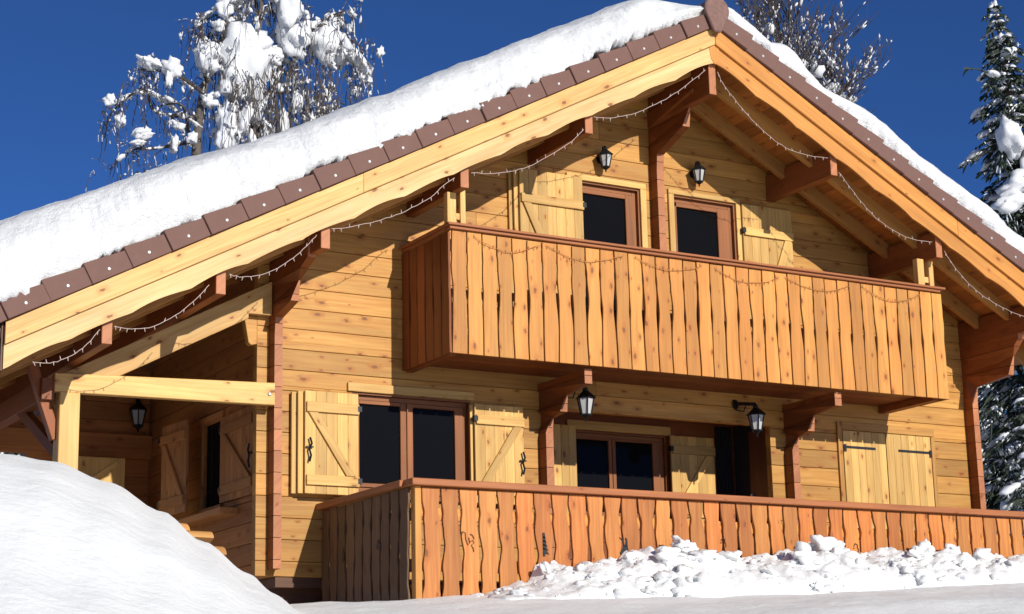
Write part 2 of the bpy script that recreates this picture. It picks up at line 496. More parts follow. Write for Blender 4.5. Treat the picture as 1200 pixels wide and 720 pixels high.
# ------------------------------------------------------------------ chalet
RX, RZ, SL = 4.60, 6.055, 0.528           # ridge x, top of the bargeboards there, slope
XL, XR = -3.10, 10.1
def zt(x): return RZ - SL * abs(x - RX)
chalet = thing('chalet', (0, 0, 0), 'large honey coloured log chalet with a snow laden roof and carved balcony', 'chalet')
# all its parts are modelled in world coordinates; the empty stands at the front left corner

ZR = [0.0] + [0.149 + 0.212 * k for k in range(0, 30)]

def clip(poly, a, b_, c):                   # keep a*x+b*z<=c
    out = []
    for i in range(len(poly)):
        p, q = poly[i], poly[(i + 1) % len(poly)]
        dp, dq = a * p[0] + b_ * p[1] - c, a * q[0] + b_ * q[1] - c
        if dp <= 0: out.append(p)
        if (dp < 0 < dq) or (dq < 0 < dp):
            k = dp / (dp - dq)
            out.append((p[0] + (q[0] - p[0]) * k, p[1] + (q[1] - p[1]) * k))
    return out

def log_wall(mb, x0, x1, z0, z1, openings=(), gable=None, y=0.0, joints=True):
    """log courses along x with front face at y; openings (xa,xb,za,zb)"""
    for zl, zh in zip(ZR, ZR[1:]):
        zl_, zh_ = max(zl, z0), min(zh, z1)
        if zh_ - zl_ < 0.01: continue
        tint = random.random()
        cuts = sorted({zl_, zh_} | {min(max(v_, zl_), zh_) for o in openings for v_ in o[2:4]})
        jx = x0 + random.uniform(1.5, 4.5)
        for a, c in zip(cuts, cuts[1:]):
            if c - a < 0.004: continue
            mid = (a + c) / 2
            xs = [(x0, x1)]
            for o in openings:
                if o[2] < mid < o[3]:
                    nxs = []
                    for s, e in xs:
                        if o[1] <= s or o[0] >= e: nxs.append((s, e)); continue
                        if o[0] > s: nxs.append((s, o[0]))
                        if o[1] < e: nxs.append((o[1], e))
                    xs = nxs
            for s, e in xs:
                segs = [(s, e)]
                if joints and s + 0.6 < jx < e - 0.6: segs = [(s, jx - 0.001), (jx + 0.001, e)]
                for si, (s2, e2) in enumerate(segs):
                    g0 = 0.0035 if abs(a - zl) < 1e-6 else 0
                    g1 = 0.0035 if abs(c - zh) < 1e-6 else 0
                    for (za, zb, ya, yb) in ((a + g0, c - g1, y, y + 0.017), (a, c, y + 0.014, y + 0.09)):
                        poly = [(s2, za), (e2, za), (e2, zb), (s2, zb)]
                        if gable:
                            top, ex = gable
                            poly = clip(poly, -SL, 1, top - SL * RX)
                            if len(poly) > 2: poly = clip(poly, SL, 1, top + SL * RX)
                        if len(poly) > 2:
                            mb.prism(poly, 'y', ya, yb, (1, 0, 0), (tint + 0.31 * si) % 1.0)

GF_W1 = (0.77, 2.14, 0.85, 1.885)
RECESS = (3.15, 6.08, -0.3, 1.87)
GF_W3 = (7.13, 8.52, 0.60, 1.89)
UP_L = (3.40, 4.385, 2.34, 4.50)
UP_R = (4.865, 5.735, 2.34, 4.50)
mb = MB()
log_wall(mb, -0.27, 9.36, 0.0, 6.0, [GF_W1, RECESS, GF_W3, UP_L, UP_R], gable=(RZ - 0.245, 0))
front = mb.build('front_wall', M['log'], chalet, bevel=0.004)
# flared log ends under the carport rafter
mb = MB()
mb.prism([(-0.27, 2.29), (-0.33, 2.275), (-0.36, 2.30), (-0.40, 2.52), (-0.42, 2.57), (-0.271, 2.57)], 'y', 0.001, 0.088)
mb.build('flared_log_end', M['log'], chalet, bevel=0.004)

# side walls (along y): local x -> world y
def side_xf(xw, sign):
    # local (x, y, z): x runs along +y, local front face looks to -x (sign -1) or +x
    return (lambda p: Vector((xw + (p.y if sign < 0 else -p.y), p.x, p.z)))
SW_OPEN = [(1.20, 1.75, 0.85, 1.74), ]
mb = MB(side_xf(-0.145, -1))
log_wall(mb, 0.10, 9.0, -0.4, 3.35, SW_OPEN)
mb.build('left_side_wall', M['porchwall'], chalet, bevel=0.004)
mb = MB()
mb.box(9.14, 9.23, 0.1, 9.0, -0.4, 3.35, 'y')
mb.build('right_side_wall', M['log'], chalet)
mb = MB()
log_wall(mb, -0.1, 9.2, -0.4, 6.0, [], gable=(RZ - 0.3, 0), y=9.0, joints=False)
mb.build('rear_wall', M['log'], chalet)

# crossing walls whose log ends step out under purlins and balcony
def corbel(name, xa, xb, prof, tapers=()):
    """prof: (y, z) polyline of the front edge from bottom to top"""
    mb = MB()
    # split at the log courses so that the seams show on the side
    z0, z1 = prof[0][1], prof[-1][1]
    def yf(z):
        for (ya, za), (yb, zb) in zip(prof, prof[1:]):
            if za <= z <= zb and zb > za: return ya + (yb - ya) * (z - za) / (zb - za)
        return prof[-1][0]
    zs = sorted({z0, z1} | {z for z in ZR if z0 < z < z1})
    for a, c in zip(zs, zs[1:]):
        pts = [p for p in prof if a + 1e-4 < p[1] < c - 1e-4]
        ed = [(yf(a + 1e-6), a + 0.003)] + pts + [(yf(c - 1e-6), c - 0.003)]
        poly = [(0.10, a + 0.003)] + [(0.10, c - 0.003)] + ed[::-1]
        mb.prism(poly, 'x', xa, xb, (0, 1, 0))
    # core that closes the seams
    core = [(y_ + 0.012, z_) for y_, z_ in prof]
    mb.prism([(0.105, z0)] + [(0.105, z1)] + core[::-1], 'x', xa + 0.008, xb - 0.008, (0, 1, 0))
    # the upper left arris of each nose is cut back
    for q in mb.v:
        for (yt, za, zb) in tapers:
            if za - 0.01 <= q.z <= zb + 0.01 and abs(q.y - yt) < 0.06 and q.x < (xa + xb) / 2:
                q.x += (xb - xa - 0.012) * min(1, max(0, (q.z - za) / (zb - za)))
    o = mb.build(name, [M['shade'], M['end']], chalet)
    for p in o.data.polygons:
        if p.normal.y < -0.75: p.material_index = 1
    bv = o.modifiers.new('bevel', 'BEVEL'); bv.width = 0.004; bv.segments = 1; bv.limit_method = 'ANGLE'; bv.angle_limit = radians(40)
    return o
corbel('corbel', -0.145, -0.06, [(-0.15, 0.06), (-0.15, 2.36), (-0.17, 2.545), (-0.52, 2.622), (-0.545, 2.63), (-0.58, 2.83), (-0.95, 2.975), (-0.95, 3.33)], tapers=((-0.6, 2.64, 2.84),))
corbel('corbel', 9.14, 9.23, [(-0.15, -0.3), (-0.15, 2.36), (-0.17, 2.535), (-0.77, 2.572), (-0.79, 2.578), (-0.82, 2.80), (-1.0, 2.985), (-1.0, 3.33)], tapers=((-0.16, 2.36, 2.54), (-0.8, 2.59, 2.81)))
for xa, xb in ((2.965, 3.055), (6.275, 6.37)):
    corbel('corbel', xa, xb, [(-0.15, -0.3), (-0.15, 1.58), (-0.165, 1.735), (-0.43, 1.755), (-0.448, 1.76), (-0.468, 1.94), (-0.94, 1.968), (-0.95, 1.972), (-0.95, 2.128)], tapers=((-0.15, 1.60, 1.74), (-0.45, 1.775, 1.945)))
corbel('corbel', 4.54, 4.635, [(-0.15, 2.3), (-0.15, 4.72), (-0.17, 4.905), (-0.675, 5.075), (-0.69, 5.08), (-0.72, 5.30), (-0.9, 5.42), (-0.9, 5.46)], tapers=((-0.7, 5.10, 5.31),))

# recessed ground-floor wall, returns and the beam over it
W2 = (3.94, 5.28, 0.80, 1.84)
DOOR = (5.99, 6.262, -0.28, 2.02)
mb = MB()
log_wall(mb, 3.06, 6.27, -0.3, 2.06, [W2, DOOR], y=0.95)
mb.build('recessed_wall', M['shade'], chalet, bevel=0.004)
mb = MB()
mb.box(2.966, 3.054, 0.106, 0.98, -0.3, 2.13, 'y')
mb.box(6.276, 6.369, 0.106, 0.98, -0.3, 2.13, 'y')
mb.box(6.262, 6.274, 0.60, 0.94, -0.28, 2.02, 'z', None, 1)
mb.box(3.06, 6.27, 0.094, 0.95, 2.06, 2.12, 'x')
mb.build('recess_lining', [M['shade'], M['curtain']], chalet)

# plinth
mb = MB()
mb.box(-0.05, 9.2, 0.22, 0.6, -1.2, -0.004, 'x')
mb.box(-0.05, 9.2, 0.02, 0.22, -0.10, -0.004, 'x')
mb.build('plinth', M['darkwood'], chalet)
mb = MB()
for k in range(58):
    y0 = -1.90 + k * 0.0493 * 1.0
    mb.box(0.46, 11.0, -1.92 + k * 0.0493, -1.92 + k * 0.0493 + 0.046, -0.26, -0.22, 'x')
mb.build('terrace_deck', M['rail'], chalet)

# ---- windows
def window(x0, x1, z0, z1, y, panes, pz0, pz1, fw=0.0, mat='frame'):
    """panes: list of (xa,xb); frame is the opening minus the panes, each sash proud of the frame"""
    mb = MB()
    yb = y + 0.06
    # outer frame
    t_ = 0.05
    mb.box(x0, x0 + t_, y, yb, z0, z1, 'z'); mb.box(x1 - t_, x1, y, yb, z0, z1, 'z')
    mb.box(x0 + t_, x1 - t_, y, yb, z1 - t_, z1, 'x'); mb.box(x0 + t_, x1 - t_, y, yb, z0, z0 + t_, 'x')
    mb.box(x0 - 0.005, x1 + 0.005, y + 0.05, y + 0.09, z0 - 0.005, z1 + 0.005, 'x')
    w = mb.build('window', M[mat], chalet, bevel=0.004)
    n = len(panes)
    for i, (xa, xb) in enumerate(panes):
        sa = x0 + t_ + 0.003 if i == 0 else (panes[i - 1][1] + xa) / 2 + 0.004
        sb = x1 - t_ - 0.003 if i == n - 1 else (xb + panes[i + 1][0]) / 2 - 0.004
        za, zb = z0 + t_ + 0.003, z1 - t_ - 0.003
        s = MB()
        ys, ye = y - 0.016, y + 0.045
        s.box(sa, xa, ys, ye, za, zb, 'z'); s.box(xb, sb, ys, ye, za, zb, 'z')
        s.box(xa, xb, ys, ye, pz1, zb, 'x'); s.box(xa, xb, ys, ye, za, pz0, 'x')
        s.build('sash', M[mat], w, bevel=0.004)
        g = MB(); g.box(xa - 0.005, xb + 0.005, y + 0.012, y + 0.022, pz0 - 0.005, pz1 + 0.005)
        g.build('pane', M['glass'], w)
    return w
def reveal(x0, x1, z0, z1, y0, y1, mat, bottom=True):
    mb = MB(); t_ = 0.02
    mb.box(x0, x0 + t_, y0, y1, z0, z1, 'z'); mb.box(x1 - t_, x1, y0, y1, z0, z1, 'z')
    mb.box(x0 + t_, x1 - t_, y0, y1, z1 - t_, z1, 'x')
    if bottom: mb.box(x0 - 0.04, x1 + 0.04, y0 - 0.05, y1, z0 - 0.045, z0, 'x')
    return mb.build('window_lining', M[mat], chalet)

window(0.79, 2.12, 0.87, 1.865, 0.05, [(0.865, 1.33), (1.475, 1.965)], 0.965, 1.775)
reveal(0.77, 2.14, 0.85, 1.885, 0.002, 0.13, 'frame')
window(3.96, 5.26, 0.82, 1.825, 0.99, [(4.035, 4.485), (4.585, 5.10)], 0.92, 1.75)
reveal(3.94, 5.28, 0.80, 1.845, 0.952, 1.08, 'frame')
window(3.42, 4.365, 2.40, 4.48, 0.05, [(3.50, 4.215)], 2.5, 4.375)
reveal(3.40, 4.385, 2.36, 4.50, 0.002, 0.13, 'frame', False)
window(4.87, 5.72, 2.40, 4.48, 0.05, [(4.885, 5.505)], 2.5, 4.375)
reveal(4.85, 5.735, 2.36, 4.50, 0.002, 0.13, 'frame', False)
window(7.16, 8.49, 0.62, 1.87, 0.05, [(7.25, 7.77), (7.89, 8.40)], 0.72, 1.77)
# lintel and side trims
mb = MB()
mb.box(0.71, 2.17, -0.032, -0.001, 1.885, 1.975, 'x')
mb.build('window_lintel', M['shutter'], chalet, bevel=0.004)
mb = MB()
mb.box(3.90, 5.33, 0.918, 0.949, 1.85, 1.955, 'x')
mb.build('window_lintel', M['shutter'], chalet, bevel=0.004)
mb = MB()
mb.box(4.385, 4.462, -0.03, -0.001, 2.36, 4.50, 'z'); mb.box(3.40, 4.462, -0.03, -0.001, 4.502, 4.57, 'x')
mb.build('window_trim', M['shutter'], chalet, bevel=0.003)
mb = MB()
mb.box(4.775, 4.85, -0.03, -0.001, 2.36, 4.50, 'z'); mb.box(5.737, 5.80, -0.03, -0.001, 2.36, 4.50, 'z'); mb.box(4.775, 5.80, -0.03, -0.001, 4.502, 4.56, 'x')
mb.build('window_trim', M['shutter'], chalet, bevel=0.003)
mb = MB()
mb.box(7.065, 7.13, -0.03, -0.001, 0.6, 1.99, 'z'); mb.box(8.52, 8.58, -0.03, -0.001, 0.6, 1.89, 'z'); mb.box(7.132, 8.58, -0.03, -0.001, 1.895, 1.99, 'x')
mb.build('window_trim', M['log'], chalet, bevel=0.003)

# ---- shutters: vertical boards, two ledges, one brace
def shutter(x0, x1, z0, z1, yf, diag=1, layers=(), label=None, xf=None, ledges=True, hinge_side=1, mat='shutter', strap=False, latch=False):
    """front face of the boards at y=yf; diag: +1 brace falls to the right, -1 to the left"""
    n = max(3, round((x1 - x0) / 0.115))
    w = (x1 - x0) / n
    mb = MB(xf)
    for k in range(n):
        mb.box(x0 + k * w + 0.0015, x0 + (k + 1) * w - 0.0015, yf, yf + 0.03, z0, z1, 'z')
    mb.box(x0 + 0.004, x1 - 0.004, yf + 0.005, yf + 0.029, z0 + 0.003, z1 - 0.003, 'z')
    for (dx0, dx1, yl) in layers:           # a second leaf folded behind this one
        mb.box(x0 + dx0, x1 + dx1, yl, yl + 0.03, z0 + 0.004, z1 - 0.004, 'z')
    s = mb.build('shutter', M[mat], chalet, bevel=0.003)
    if label: s['label'] = label
    h = z1 - z0
    if ledges:
        zb, zt_ = z0 + 0.13 * h, z1 - 0.16 * h
        lw = min(0.10, 0.11 * h)
        b_ = MB(xf)
        b_.box(x0 + 0.01, x1 - 0.002, yf - 0.028, yf + 0.001, zt_ - lw / 2, zt_ + lw / 2, 'x')
        b_.build('ledge', M[mat], s, bevel=0.003)
        b_ = MB(xf)
        b_.box(x0 + 0.01, x1 - 0.002, yf - 0.028, yf + 0.001, zb - lw / 2, zb + lw / 2, 'x')
        b_.build('ledge', M[mat], s, bevel=0.003)
        b_ = MB(xf)
        za, zc = zt_ - lw / 2 - 0.004, zb + lw / 2 + 0.004
        xa, xb = (x0 + 0.03, x1 - 0.10) if diag > 0 else (x1 - 0.03, x0 + 0.10)
        sgn = 1 if diag > 0 else -1
        b_.prism([(xa, za), (xa + sgn * 0.10, za), (xb + sgn * 0.06, zc), (xb - sgn * 0.04, zc)], 'y', yf - 0.026, yf + 0.001, (xb - xa, 0, zc - za))
        b_.build('brace', M[mat], s, bevel=0.003)
        hx = x1 if hinge_side > 0 else x0
        for zz in (zt_, zb):
            i_ = MB(xf); i_.box(hx - 0.02, hx + 0.025, yf - 0.03, yf + 0.02, zz - 0.02, zz + 0.035, 'x')
            i_.build('hinge', M['iron'], s)
    if strap:
        for zz in (z0 + 0.2 * h, z1 - 0.155 * h):
            i_ = MB(xf)
            xa, xb = (x0 + 0.015, x0 + 0.015 + 0.72 * (x1 - x0)) if hinge_side < 0 else (x1 - 0.015 - 0.72 * (x1 - x0), x1 - 0.015)
            i_.box(xa, xb, yf - 0.008, yf - 0.001, zz - 0.014, zz + 0.014, 'x')
            hx = xa if hinge_side < 0 else xb
            i_.box(hx - 0.018, hx + 0.018, yf - 0.014, yf - 0.0085, zz - 0.055, zz + 0.03, 'x')
            i_.build('strap_hinge', M['iron'], s)
    if latch:
        i_ = MB(xf)
        lx = x0 + 0.035 if hinge_side > 0 else x1 - 0.035
        zc = z0 + 0.42 * h
        i_.tube([(lx, yf - 0.03, zc - 0.12), (lx + 0.012, yf - 0.04, zc - 0.06), (lx - 0.004, yf - 0.035, zc), (lx + 0.02, yf - 0.04, zc + 0.06), (lx + 0.005, yf - 0.03, zc + 0.12)], 0.011, 5)
        i_.box(lx - 0.03, lx + 0.045, yf - 0.03, yf - 0.012, zc + 0.02, zc + 0.035, 'x')
        i_.build('latch', M['iron'], s)
    return s
shutter(0.185, 0.768, 0.805, 1.832, -0.15, 1, layers=((-0.055, -0.1, -0.105), (-0.105, -0.14, -0.06)), label='open shutter left of the lower left window', latch=True)
shutter(2.13, 2.72, 0.80, 1.842, -0.10, -1, layers=((-0.03, -0.05, -0.055),), hinge_side=-1, label='open shutter right of the lower left window', latch=True)
shutter(3.56, 3.972, 0.80, 1.875, 0.85, 1, hinge_side=1, ledges=False, label='half shaded shutter left of the recessed window')
shutter(5.275, 5.90, 0.80, 1.845, 0.85, -1, hinge_side=-1, label='half shaded shutter right of the recessed window')
shutter(7.137, 7.79, 0.62, 1.885, -0.035, 1, ledges=False, strap=True, hinge_side=-1, label='closed left leaf of the lower right window')
shutter(7.80, 8.505, 0.62, 1.885, -0.035, 1, ledges=False, strap=True, hinge_side=1, label='closed right leaf of the lower right window')
shutter(2.73, 3.545, 2.40, 4.50, -0.12, 1, layers=((-0.05, -0.1, -0.08), (-0.09, -0.14, -0.04)), label='open shutter left of the upper left window')
shutter(5.80, 6.53, 2.40, 4.50, -0.06, -1, hinge_side=-1, label='half shaded shutter right of the upper right window')
# side wall window and its shutters, in the carport shade
sx = side_xf(-0.145, -1)
mb = MB(sx)
mb.box(1.18, 1.77, -0.04, 0.05, 0.79, 0.84, 'x')
mb.box(1.16, 1.215, -0.03, 0.0, 0.85, 1.76, 'z'); mb.box(1.735, 1.79, -0.03, 0.0, 0.85, 1.76, 'z'); mb.box(1.16, 1.79, -0.031, 0.0, 1.762, 1.82, 'x')
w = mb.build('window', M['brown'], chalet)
mb = MB(sx); mb.box(1.20, 1.75, 0.03, 0.04, 0.85, 1.74); mb.build('pane', M['glass'], w)
mb = MB(sx); mb.box(0.76, 2.08, -0.20, -0.002, 0.69, 0.755, 'x'); mb.build('window_sill', M['brown'], chalet)
shutter(0.225, 1.09, 0.84, 1.73, -0.06, -1, xf=sx, label='shutter on the side wall nearest the front corner', mat='brown', latch=True)
sx2 = lambda p: Vector((-0.36 - 0.10 * p.x + p.y, 1.72 + p.x, p.z))
shutter(0.0, 0.60, 0.82, 1.80, 0.0, -1, xf=sx2, label='shutter of the side window swung out towards the back', mat='brown')

# ---- recessed door and its open leaf
mb = MB()
mb.box(5.99, 6.262, 1.00, 1.02, -0.28, 2.02, 'z')
d = mb.build('door', M['curtain'], chalet)
mb = MB()
for k in range(7):
    mb.tube([(6.0 + 0.04 * k, 0.985, -0.2), (6.0 + 0.04 * k, 0.985, 1.98)], 0.017, 6)
mb.build('curtain', M['curtain'], d)
mb = MB()
mb.box(6.205, 6.245, 0.10, 0.58, -0.2, 1.90, 'z')
o = mb.build('door_leaf', M['door'], chalet, bevel=0.004)
mb = MB(); mb.tube([(6.20, 0.52, 0.7), (6.17, 0.52, 0.7), (6.17, 0.52, 1.15), (6.20, 0.52, 1.15)], 0.012, 6); mb.build('door_handle', M['steel'], o)

# ---- purlins
def purlin(x, zb, h, y1=-1.20, w=0.095):
    mb = MB(); mb.box(x - w / 2, x + w / 2, y1, 9.0, zb, zb + h, 'y')
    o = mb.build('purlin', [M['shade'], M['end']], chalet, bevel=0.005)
    for p in o.data.polygons:
        if p.normal.y < -0.9: p.material_index = 1
for x in (2.96, 1.455, -0.07, -1.12, -2.18, 6.265, 7.78, 9.185):
    purlin(x, zt(x) - 0.588, 0.32)
purlin(4.605, 5.297, 0.46)

# ---- roof deck (boards run front to back) with rafters beneath
mb = MB()
def slope_pt(x, off): return (x, zt(x) + off)
x = XL
P_ = 0.115
for side in (-1, 1):
    d = 0.0
    end = RX - XL if side < 0 else XR - RX
    while d < end:
        d1 = min(d + P_, end)
        xa, xb = RX + side * d, RX + side * (d1 - 0.004)
        poly = [slope_pt(xa, -0.24), slope_pt(xb, -0.24), slope_pt(xb, -0.21), slope_pt(xa, -0.21)]
        mb.prism(poly, 'y', -1.235, 9.3, (0, 1, 0))
        d += P_
    xa, xb = RX, RX + side * end
    mb.prism([slope_pt(xa, -0.216), slope_pt(xb, -0.216), slope_pt(xb, -0.03), slope_pt(xa, -0.03)], 'y', -1.236, 9.3, (0, 1, 0))
roof = mb.build('roof_deck', M['soffit'], chalet)
for side in (-1, 1):
    end = RX - XL - 0.05 if side < 0 else XR - RX - 0.05
    ys = [-0.85, -0.33] + ([0.75, 1.6, 2.45, 3.3] if side < 0 else [])
    for y in ys:
        d0 = 0.05 if y < 0 else 4.8
        mb = MB()
        xa, xb = RX + side * d0, RX + side * end
        mb.prism([slope_pt(xa, -0.42), slope_pt(xb, -0.42), slope_pt(xb, -0.238), slope_pt(xa, -0.238)], 'y', y - 0.035, y + 0.035, (side, 0, -SL))
        mb.build('rafter', M['rafter'], roof, bevel=0.004)

# ---- bargeboards
def wave(s):
    """scalloped lower edge, s in metres down the slope"""
    k = (s / 0.62) % 1.0
    return 0.028 * sin(pi * k) ** 0.7 - 0.008 + 0.006 * sin(s * 7.1)
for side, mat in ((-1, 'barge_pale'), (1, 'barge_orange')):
    end = RX - XL if side < 0 else XR - RX
    xa, xb = RX + side * 0.003, RX + side * end
    mb = MB()
    cut = RX + side * end * (0.56 if side < 0 else 0.62)
    mb.prism([slope_pt(xa, 0), slope_pt(cut - side * 0.001, 0), slope_pt(cut - side * 0.001, -0.2), slope_pt(xa, -0.2)], 'y', -1.295, -1.262, (side, 0, -SL))
    mb.prism([slope_pt(cut + side * 0.001, 0), slope_pt(xb, 0), slope_pt(xb, -0.2), slope_pt(cut + side * 0.001, -0.2)], 'y', -1.295, -1.262, (side, 0, -SL))
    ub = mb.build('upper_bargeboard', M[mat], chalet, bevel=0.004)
    ub['label'] = 'pale left upper bargeboard' if side < 0 else 'orange right upper bargeboard'
    mb = MB()
    n = 170
    poly = [slope_pt(xa, -0.19), slope_pt(xb, -0.19)]
    for i in range(n + 1):
        d = end * (1 - i / n)
        d = max(d, 0.003)
        poly.append(slope_pt(RX + side * d, -0.405 + wave(d * 1.13)))
    mb.prism(poly, 'y', -1.261, -1.238, (side, 0, -SL))
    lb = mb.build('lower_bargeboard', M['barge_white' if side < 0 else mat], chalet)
    lb['label'] = 'scalloped pale left lower bargeboard' if side < 0 else 'scalloped orange right lower bargeboard'
mb = MB()
mb.prism([(RX - 0.07, RZ - 0.20), (RX, RZ - 0.165), (RX + 0.07, RZ - 0.20), (RX + 0.05, RZ - 0.36), (RX, RZ - 0.43), (RX - 0.05, RZ - 0.36)], 'y', -1.268, -1.262, (0, 0, 1))
mb.build('apex_plate', M['barge_orange'], chalet)

# ---- verge tiles and screws
for side in (-1, 1):
    end = RX - XL if side < 0 else XR - RX
    sl = Vector((side, 0, -SL)).normalized()
    nrm = Vector((side * SL, 0, 1)).normalized()
    mb = MB()
    pitch = 0.412
    n = int((end * 1.131 + 0.12) / pitch)
    spots = []
    for k in range(n + 1):
        s0, s1 = 0.03 + k * pitch - 0.012, 0.03 + (k + 1) * pitch + 0.012
        o0 = Vector((RX, 0, RZ))
        def P(s, hgt, y): q = o0 + sl * s + nrm * hgt; return (q.x, y, q.z)
        j = random.uniform(-0.009, 0.009); jh = random.uniform(-0.006, 0.006)
        y0, y1 = -1.322 + j, -1.340 + j
        h0, h1 = 0.172 + jh, 0.204 + jh
        lo = 0.004
        pts = [P(s0, lo, y0), P(s1, lo, y1), P(s1, lo, -0.9), P(s0, lo, -0.9), P(s0, h0, y0), P(s1, h1, y1), P(s1, h1, -0.9), P(s0, h0, -0.9)]
        if side < 0:
            pts = [pts[1], pts[0], pts[3], pts[2], pts[5], pts[4], pts[7], pts[6]]
        mb.hexa(pts, (side, 0, -SL))
        spots.append((P((s0 + s1) / 2 + 0.02, 0.075, (y0 + y1) / 2), k))
    tl = mb.build('verge_tiles', M['tile'], chalet, bevel=0.005)
    sm = None
    for (p, k) in spots:
        if sm is None:
            s = MB(); s.lathe([(0.0165, 0), (0.0165, 0.006), (0.009, 0.011)], (0, 0, 0), 10)
            so = s.build('screw', M['steel'], tl); sm = so
        else:
            so = sm.copy(); col.objects.link(so); so.parent = tl
        so.rotation_euler = (pi / 2, 0, 0)
        so.location = (p[0], p[1] - 0.0, p[2])
# ridge end cap and ridge tiles
mb = MB()
cx, cz, rr = 4.585, 6.235, 0.165
poly = [(4.53, 5.965), (4.625, 5.965)]
for i in range(15):
    a = -0.35 + (pi + 0.7) * i / 14
    poly.append((cx + rr * cos(a), cz + rr * 0.95 * sin(a)))
mb.prism(poly, 'y', -1.385, -1.335, (0, 0, 1))
mb.tube([(4.585, -1.335, 6.225), (4.585, 2, 6.225), (4.585, 9.2, 6.225)], 0.15, 14)
mb.build('ridge_cap', M['ridge'], chalet, bevel=0.012)
# eaves gutter on the left
mb = MB()
poly = [(XL - 0.02, zt(XL) - 0.02), (XL - 0.02, zt(XL) - 0.12)] + [(XL - 0.09 + 0.07 * cos(a), zt(XL) - 0.12 + 0.07 * sin(a)) for a in [-(pi * i / 8) for i in range(0, 9)]] + [(XL - 0.16, zt(XL) - 0.05), (XL - 0.15, zt(XL) - 0.05)]
mb.prism(poly, 'y', -1.2, 9.2, (0, 1, 0))
mb.build('gutter', M['gutter'], chalet)
mb = MB()
mb.prism([(XL - 0.018, zt(XL) + 0.0), (XL - 0.002, zt(XL) + 0.0), (XL - 0.002, zt(XL) - 0.42), (XL - 0.018, zt(XL) - 0.42)], 'y', -1.235, 9.2, (0, 1, 0))
mb.build('fascia', M['darkwood'], chalet)

# ---- balcony (part of the chalet)
BX0, BX1, BY, BZ0, BZ1 = 1.34, 7.912, -1.05, 2.141, 3.402
mb = MB()
k = 0
y = -0.98
while y < -0.01:
    mb.box(BX0 + 0.05, BX1 - 0.08, y, min(y + 0.118, -0.002), 2.215, 2.255, 'x'); y += 0.122
balc = mb.build('balcony', M['shade'], chalet)
mb = MB()
mb.box(BX0 + 0.04, BX1 - 0.07, -1.015, -0.962, 2.155, 2.34, 'x')
mb.build('front_joist', M['shade'], balc, bevel=0.004)
for x in (BX0 + 0.04, BX1 - 0.17):
    mb = MB(); mb.box(x, x + 0.08, -0.96, -0.002, 2.13, 2.213, 'y')
    mb.build('joist', M['shade'], balc, bevel=0.004)

def plank_edges(z0, z1, n, amp, f_):
    return [(z0 + (z1 - z0) * i / n, f_(z0 + (z1 - z0) * i / n)) for i in range(n + 1)]
def picket_row(mb, a0, a1, n, z0, z1, y0, y1, gapf, axis='y', wob=0.0, seed=0, zbj=0.0):
    pitch = (a1 - a0) / n
    rs = random.Random(seed)
    seams = []
    for k in range(n + 1):
        seams.append((rs.uniform(0, 6.28), rs.uniform(0, 6.28), rs.uniform(0.6, 1.4), rs.uniform(-0.05, 0.05)))
    for k in range(n):
        ca = a0 + k * pitch
        N_ = 40
        L_, R_ = [], []
        tint = rs.random()
        za, zb = z0 + rs.uniform(-zbj, zbj), z1 - rs.uniform(0, 0.01)
        for i in range(N_ + 1):
            z = za + (zb - za) * i / N_
            gl = gapf(z, seams[k], 0); gr = gapf(z, seams[k + 1], 1)
            L_.append((ca + gl[0] + gl[1], z)); R_.append((ca + pitch + gr[0] - gr[1], z))
        poly = L_ + R_[::-1]
        dy = rs.uniform(-0.004, 0.004)
        mb.prism(poly, axis, y0 + dy, y1 + dy, (0, 0, 1), tint)
def gap_balcony(z, s, right):
    shift = 0.006 * sin(z * 7 + s[0]) * (1 if s[2] > 0.8 else 0.4)
    h = 2.80 + s[3]
    ln = 0.09 if s[2] < 0.95 else 0.16
    g = 0.0074 + 0.012 * s[2] * exp(-((z - h) / ln) ** 2) + 0.005 * exp(-((z - 3.12) / 0.05) ** 2)
    return shift, g
mb = MB()
picket_row(mb, BX0 + 0.03, BX1, 37, BZ0, BZ1, -1.05, -1.022, gap_balcony, 'y', seed=11)
fp = mb.build('front_panel', M['balcony'], balc, bevel=0.003)
mb = MB()
for z in (2.42, 3.20):
    mb = MB(); mb.box(BX0 + 0.04, BX1 - 0.04, -1.018, -0.978, z, z + 0.11, 'x')
    mb.build('cross_rail', M['balcony'], balc)
for xs in (BX0, BX1 - 0.028):
    mb = MB()
    picket_row(mb, -1.045, -0.004, 6, BZ0, BZ1 - 0.012, xs, xs + 0.026, gap_balcony, 'x', seed=5)
    if xs < 2:
        mb.box(BX0 + 0.03, BX0 + 0.07, -0.99, -0.004, 3.2, 3.31, 'y'); mb.box(BX0 + 0.03, BX0 + 0.07, -0.99, -0.004, 2.42, 2.53, 'y')
    mb.build('side_panel', M['shade'] if xs < 2 else M['balcony'], balc, bevel=0.003)  # left panel takes the shade-darkened wood
mb = MB()
mb.box(BX0 - 0.03, BX1 + 0.005, -1.115, -0.975, 3.437, 3.462, 'x')
mb.box(BX0 + 0.0, BX1 - 0.05, -1.085, -1.0, 3.405, 3.436, 'x')
mb.box(BX0 - 0.03, BX0 + 0.09, -0.974, -0.004, 3.437, 3.462, 'y')
mb.box(BX0 - 0.0, BX0 + 0.06, -0.974, -0.004, 3.405, 3.436, 'y')
mb.build('handrail', M['rail'], balc, bevel=0.004)
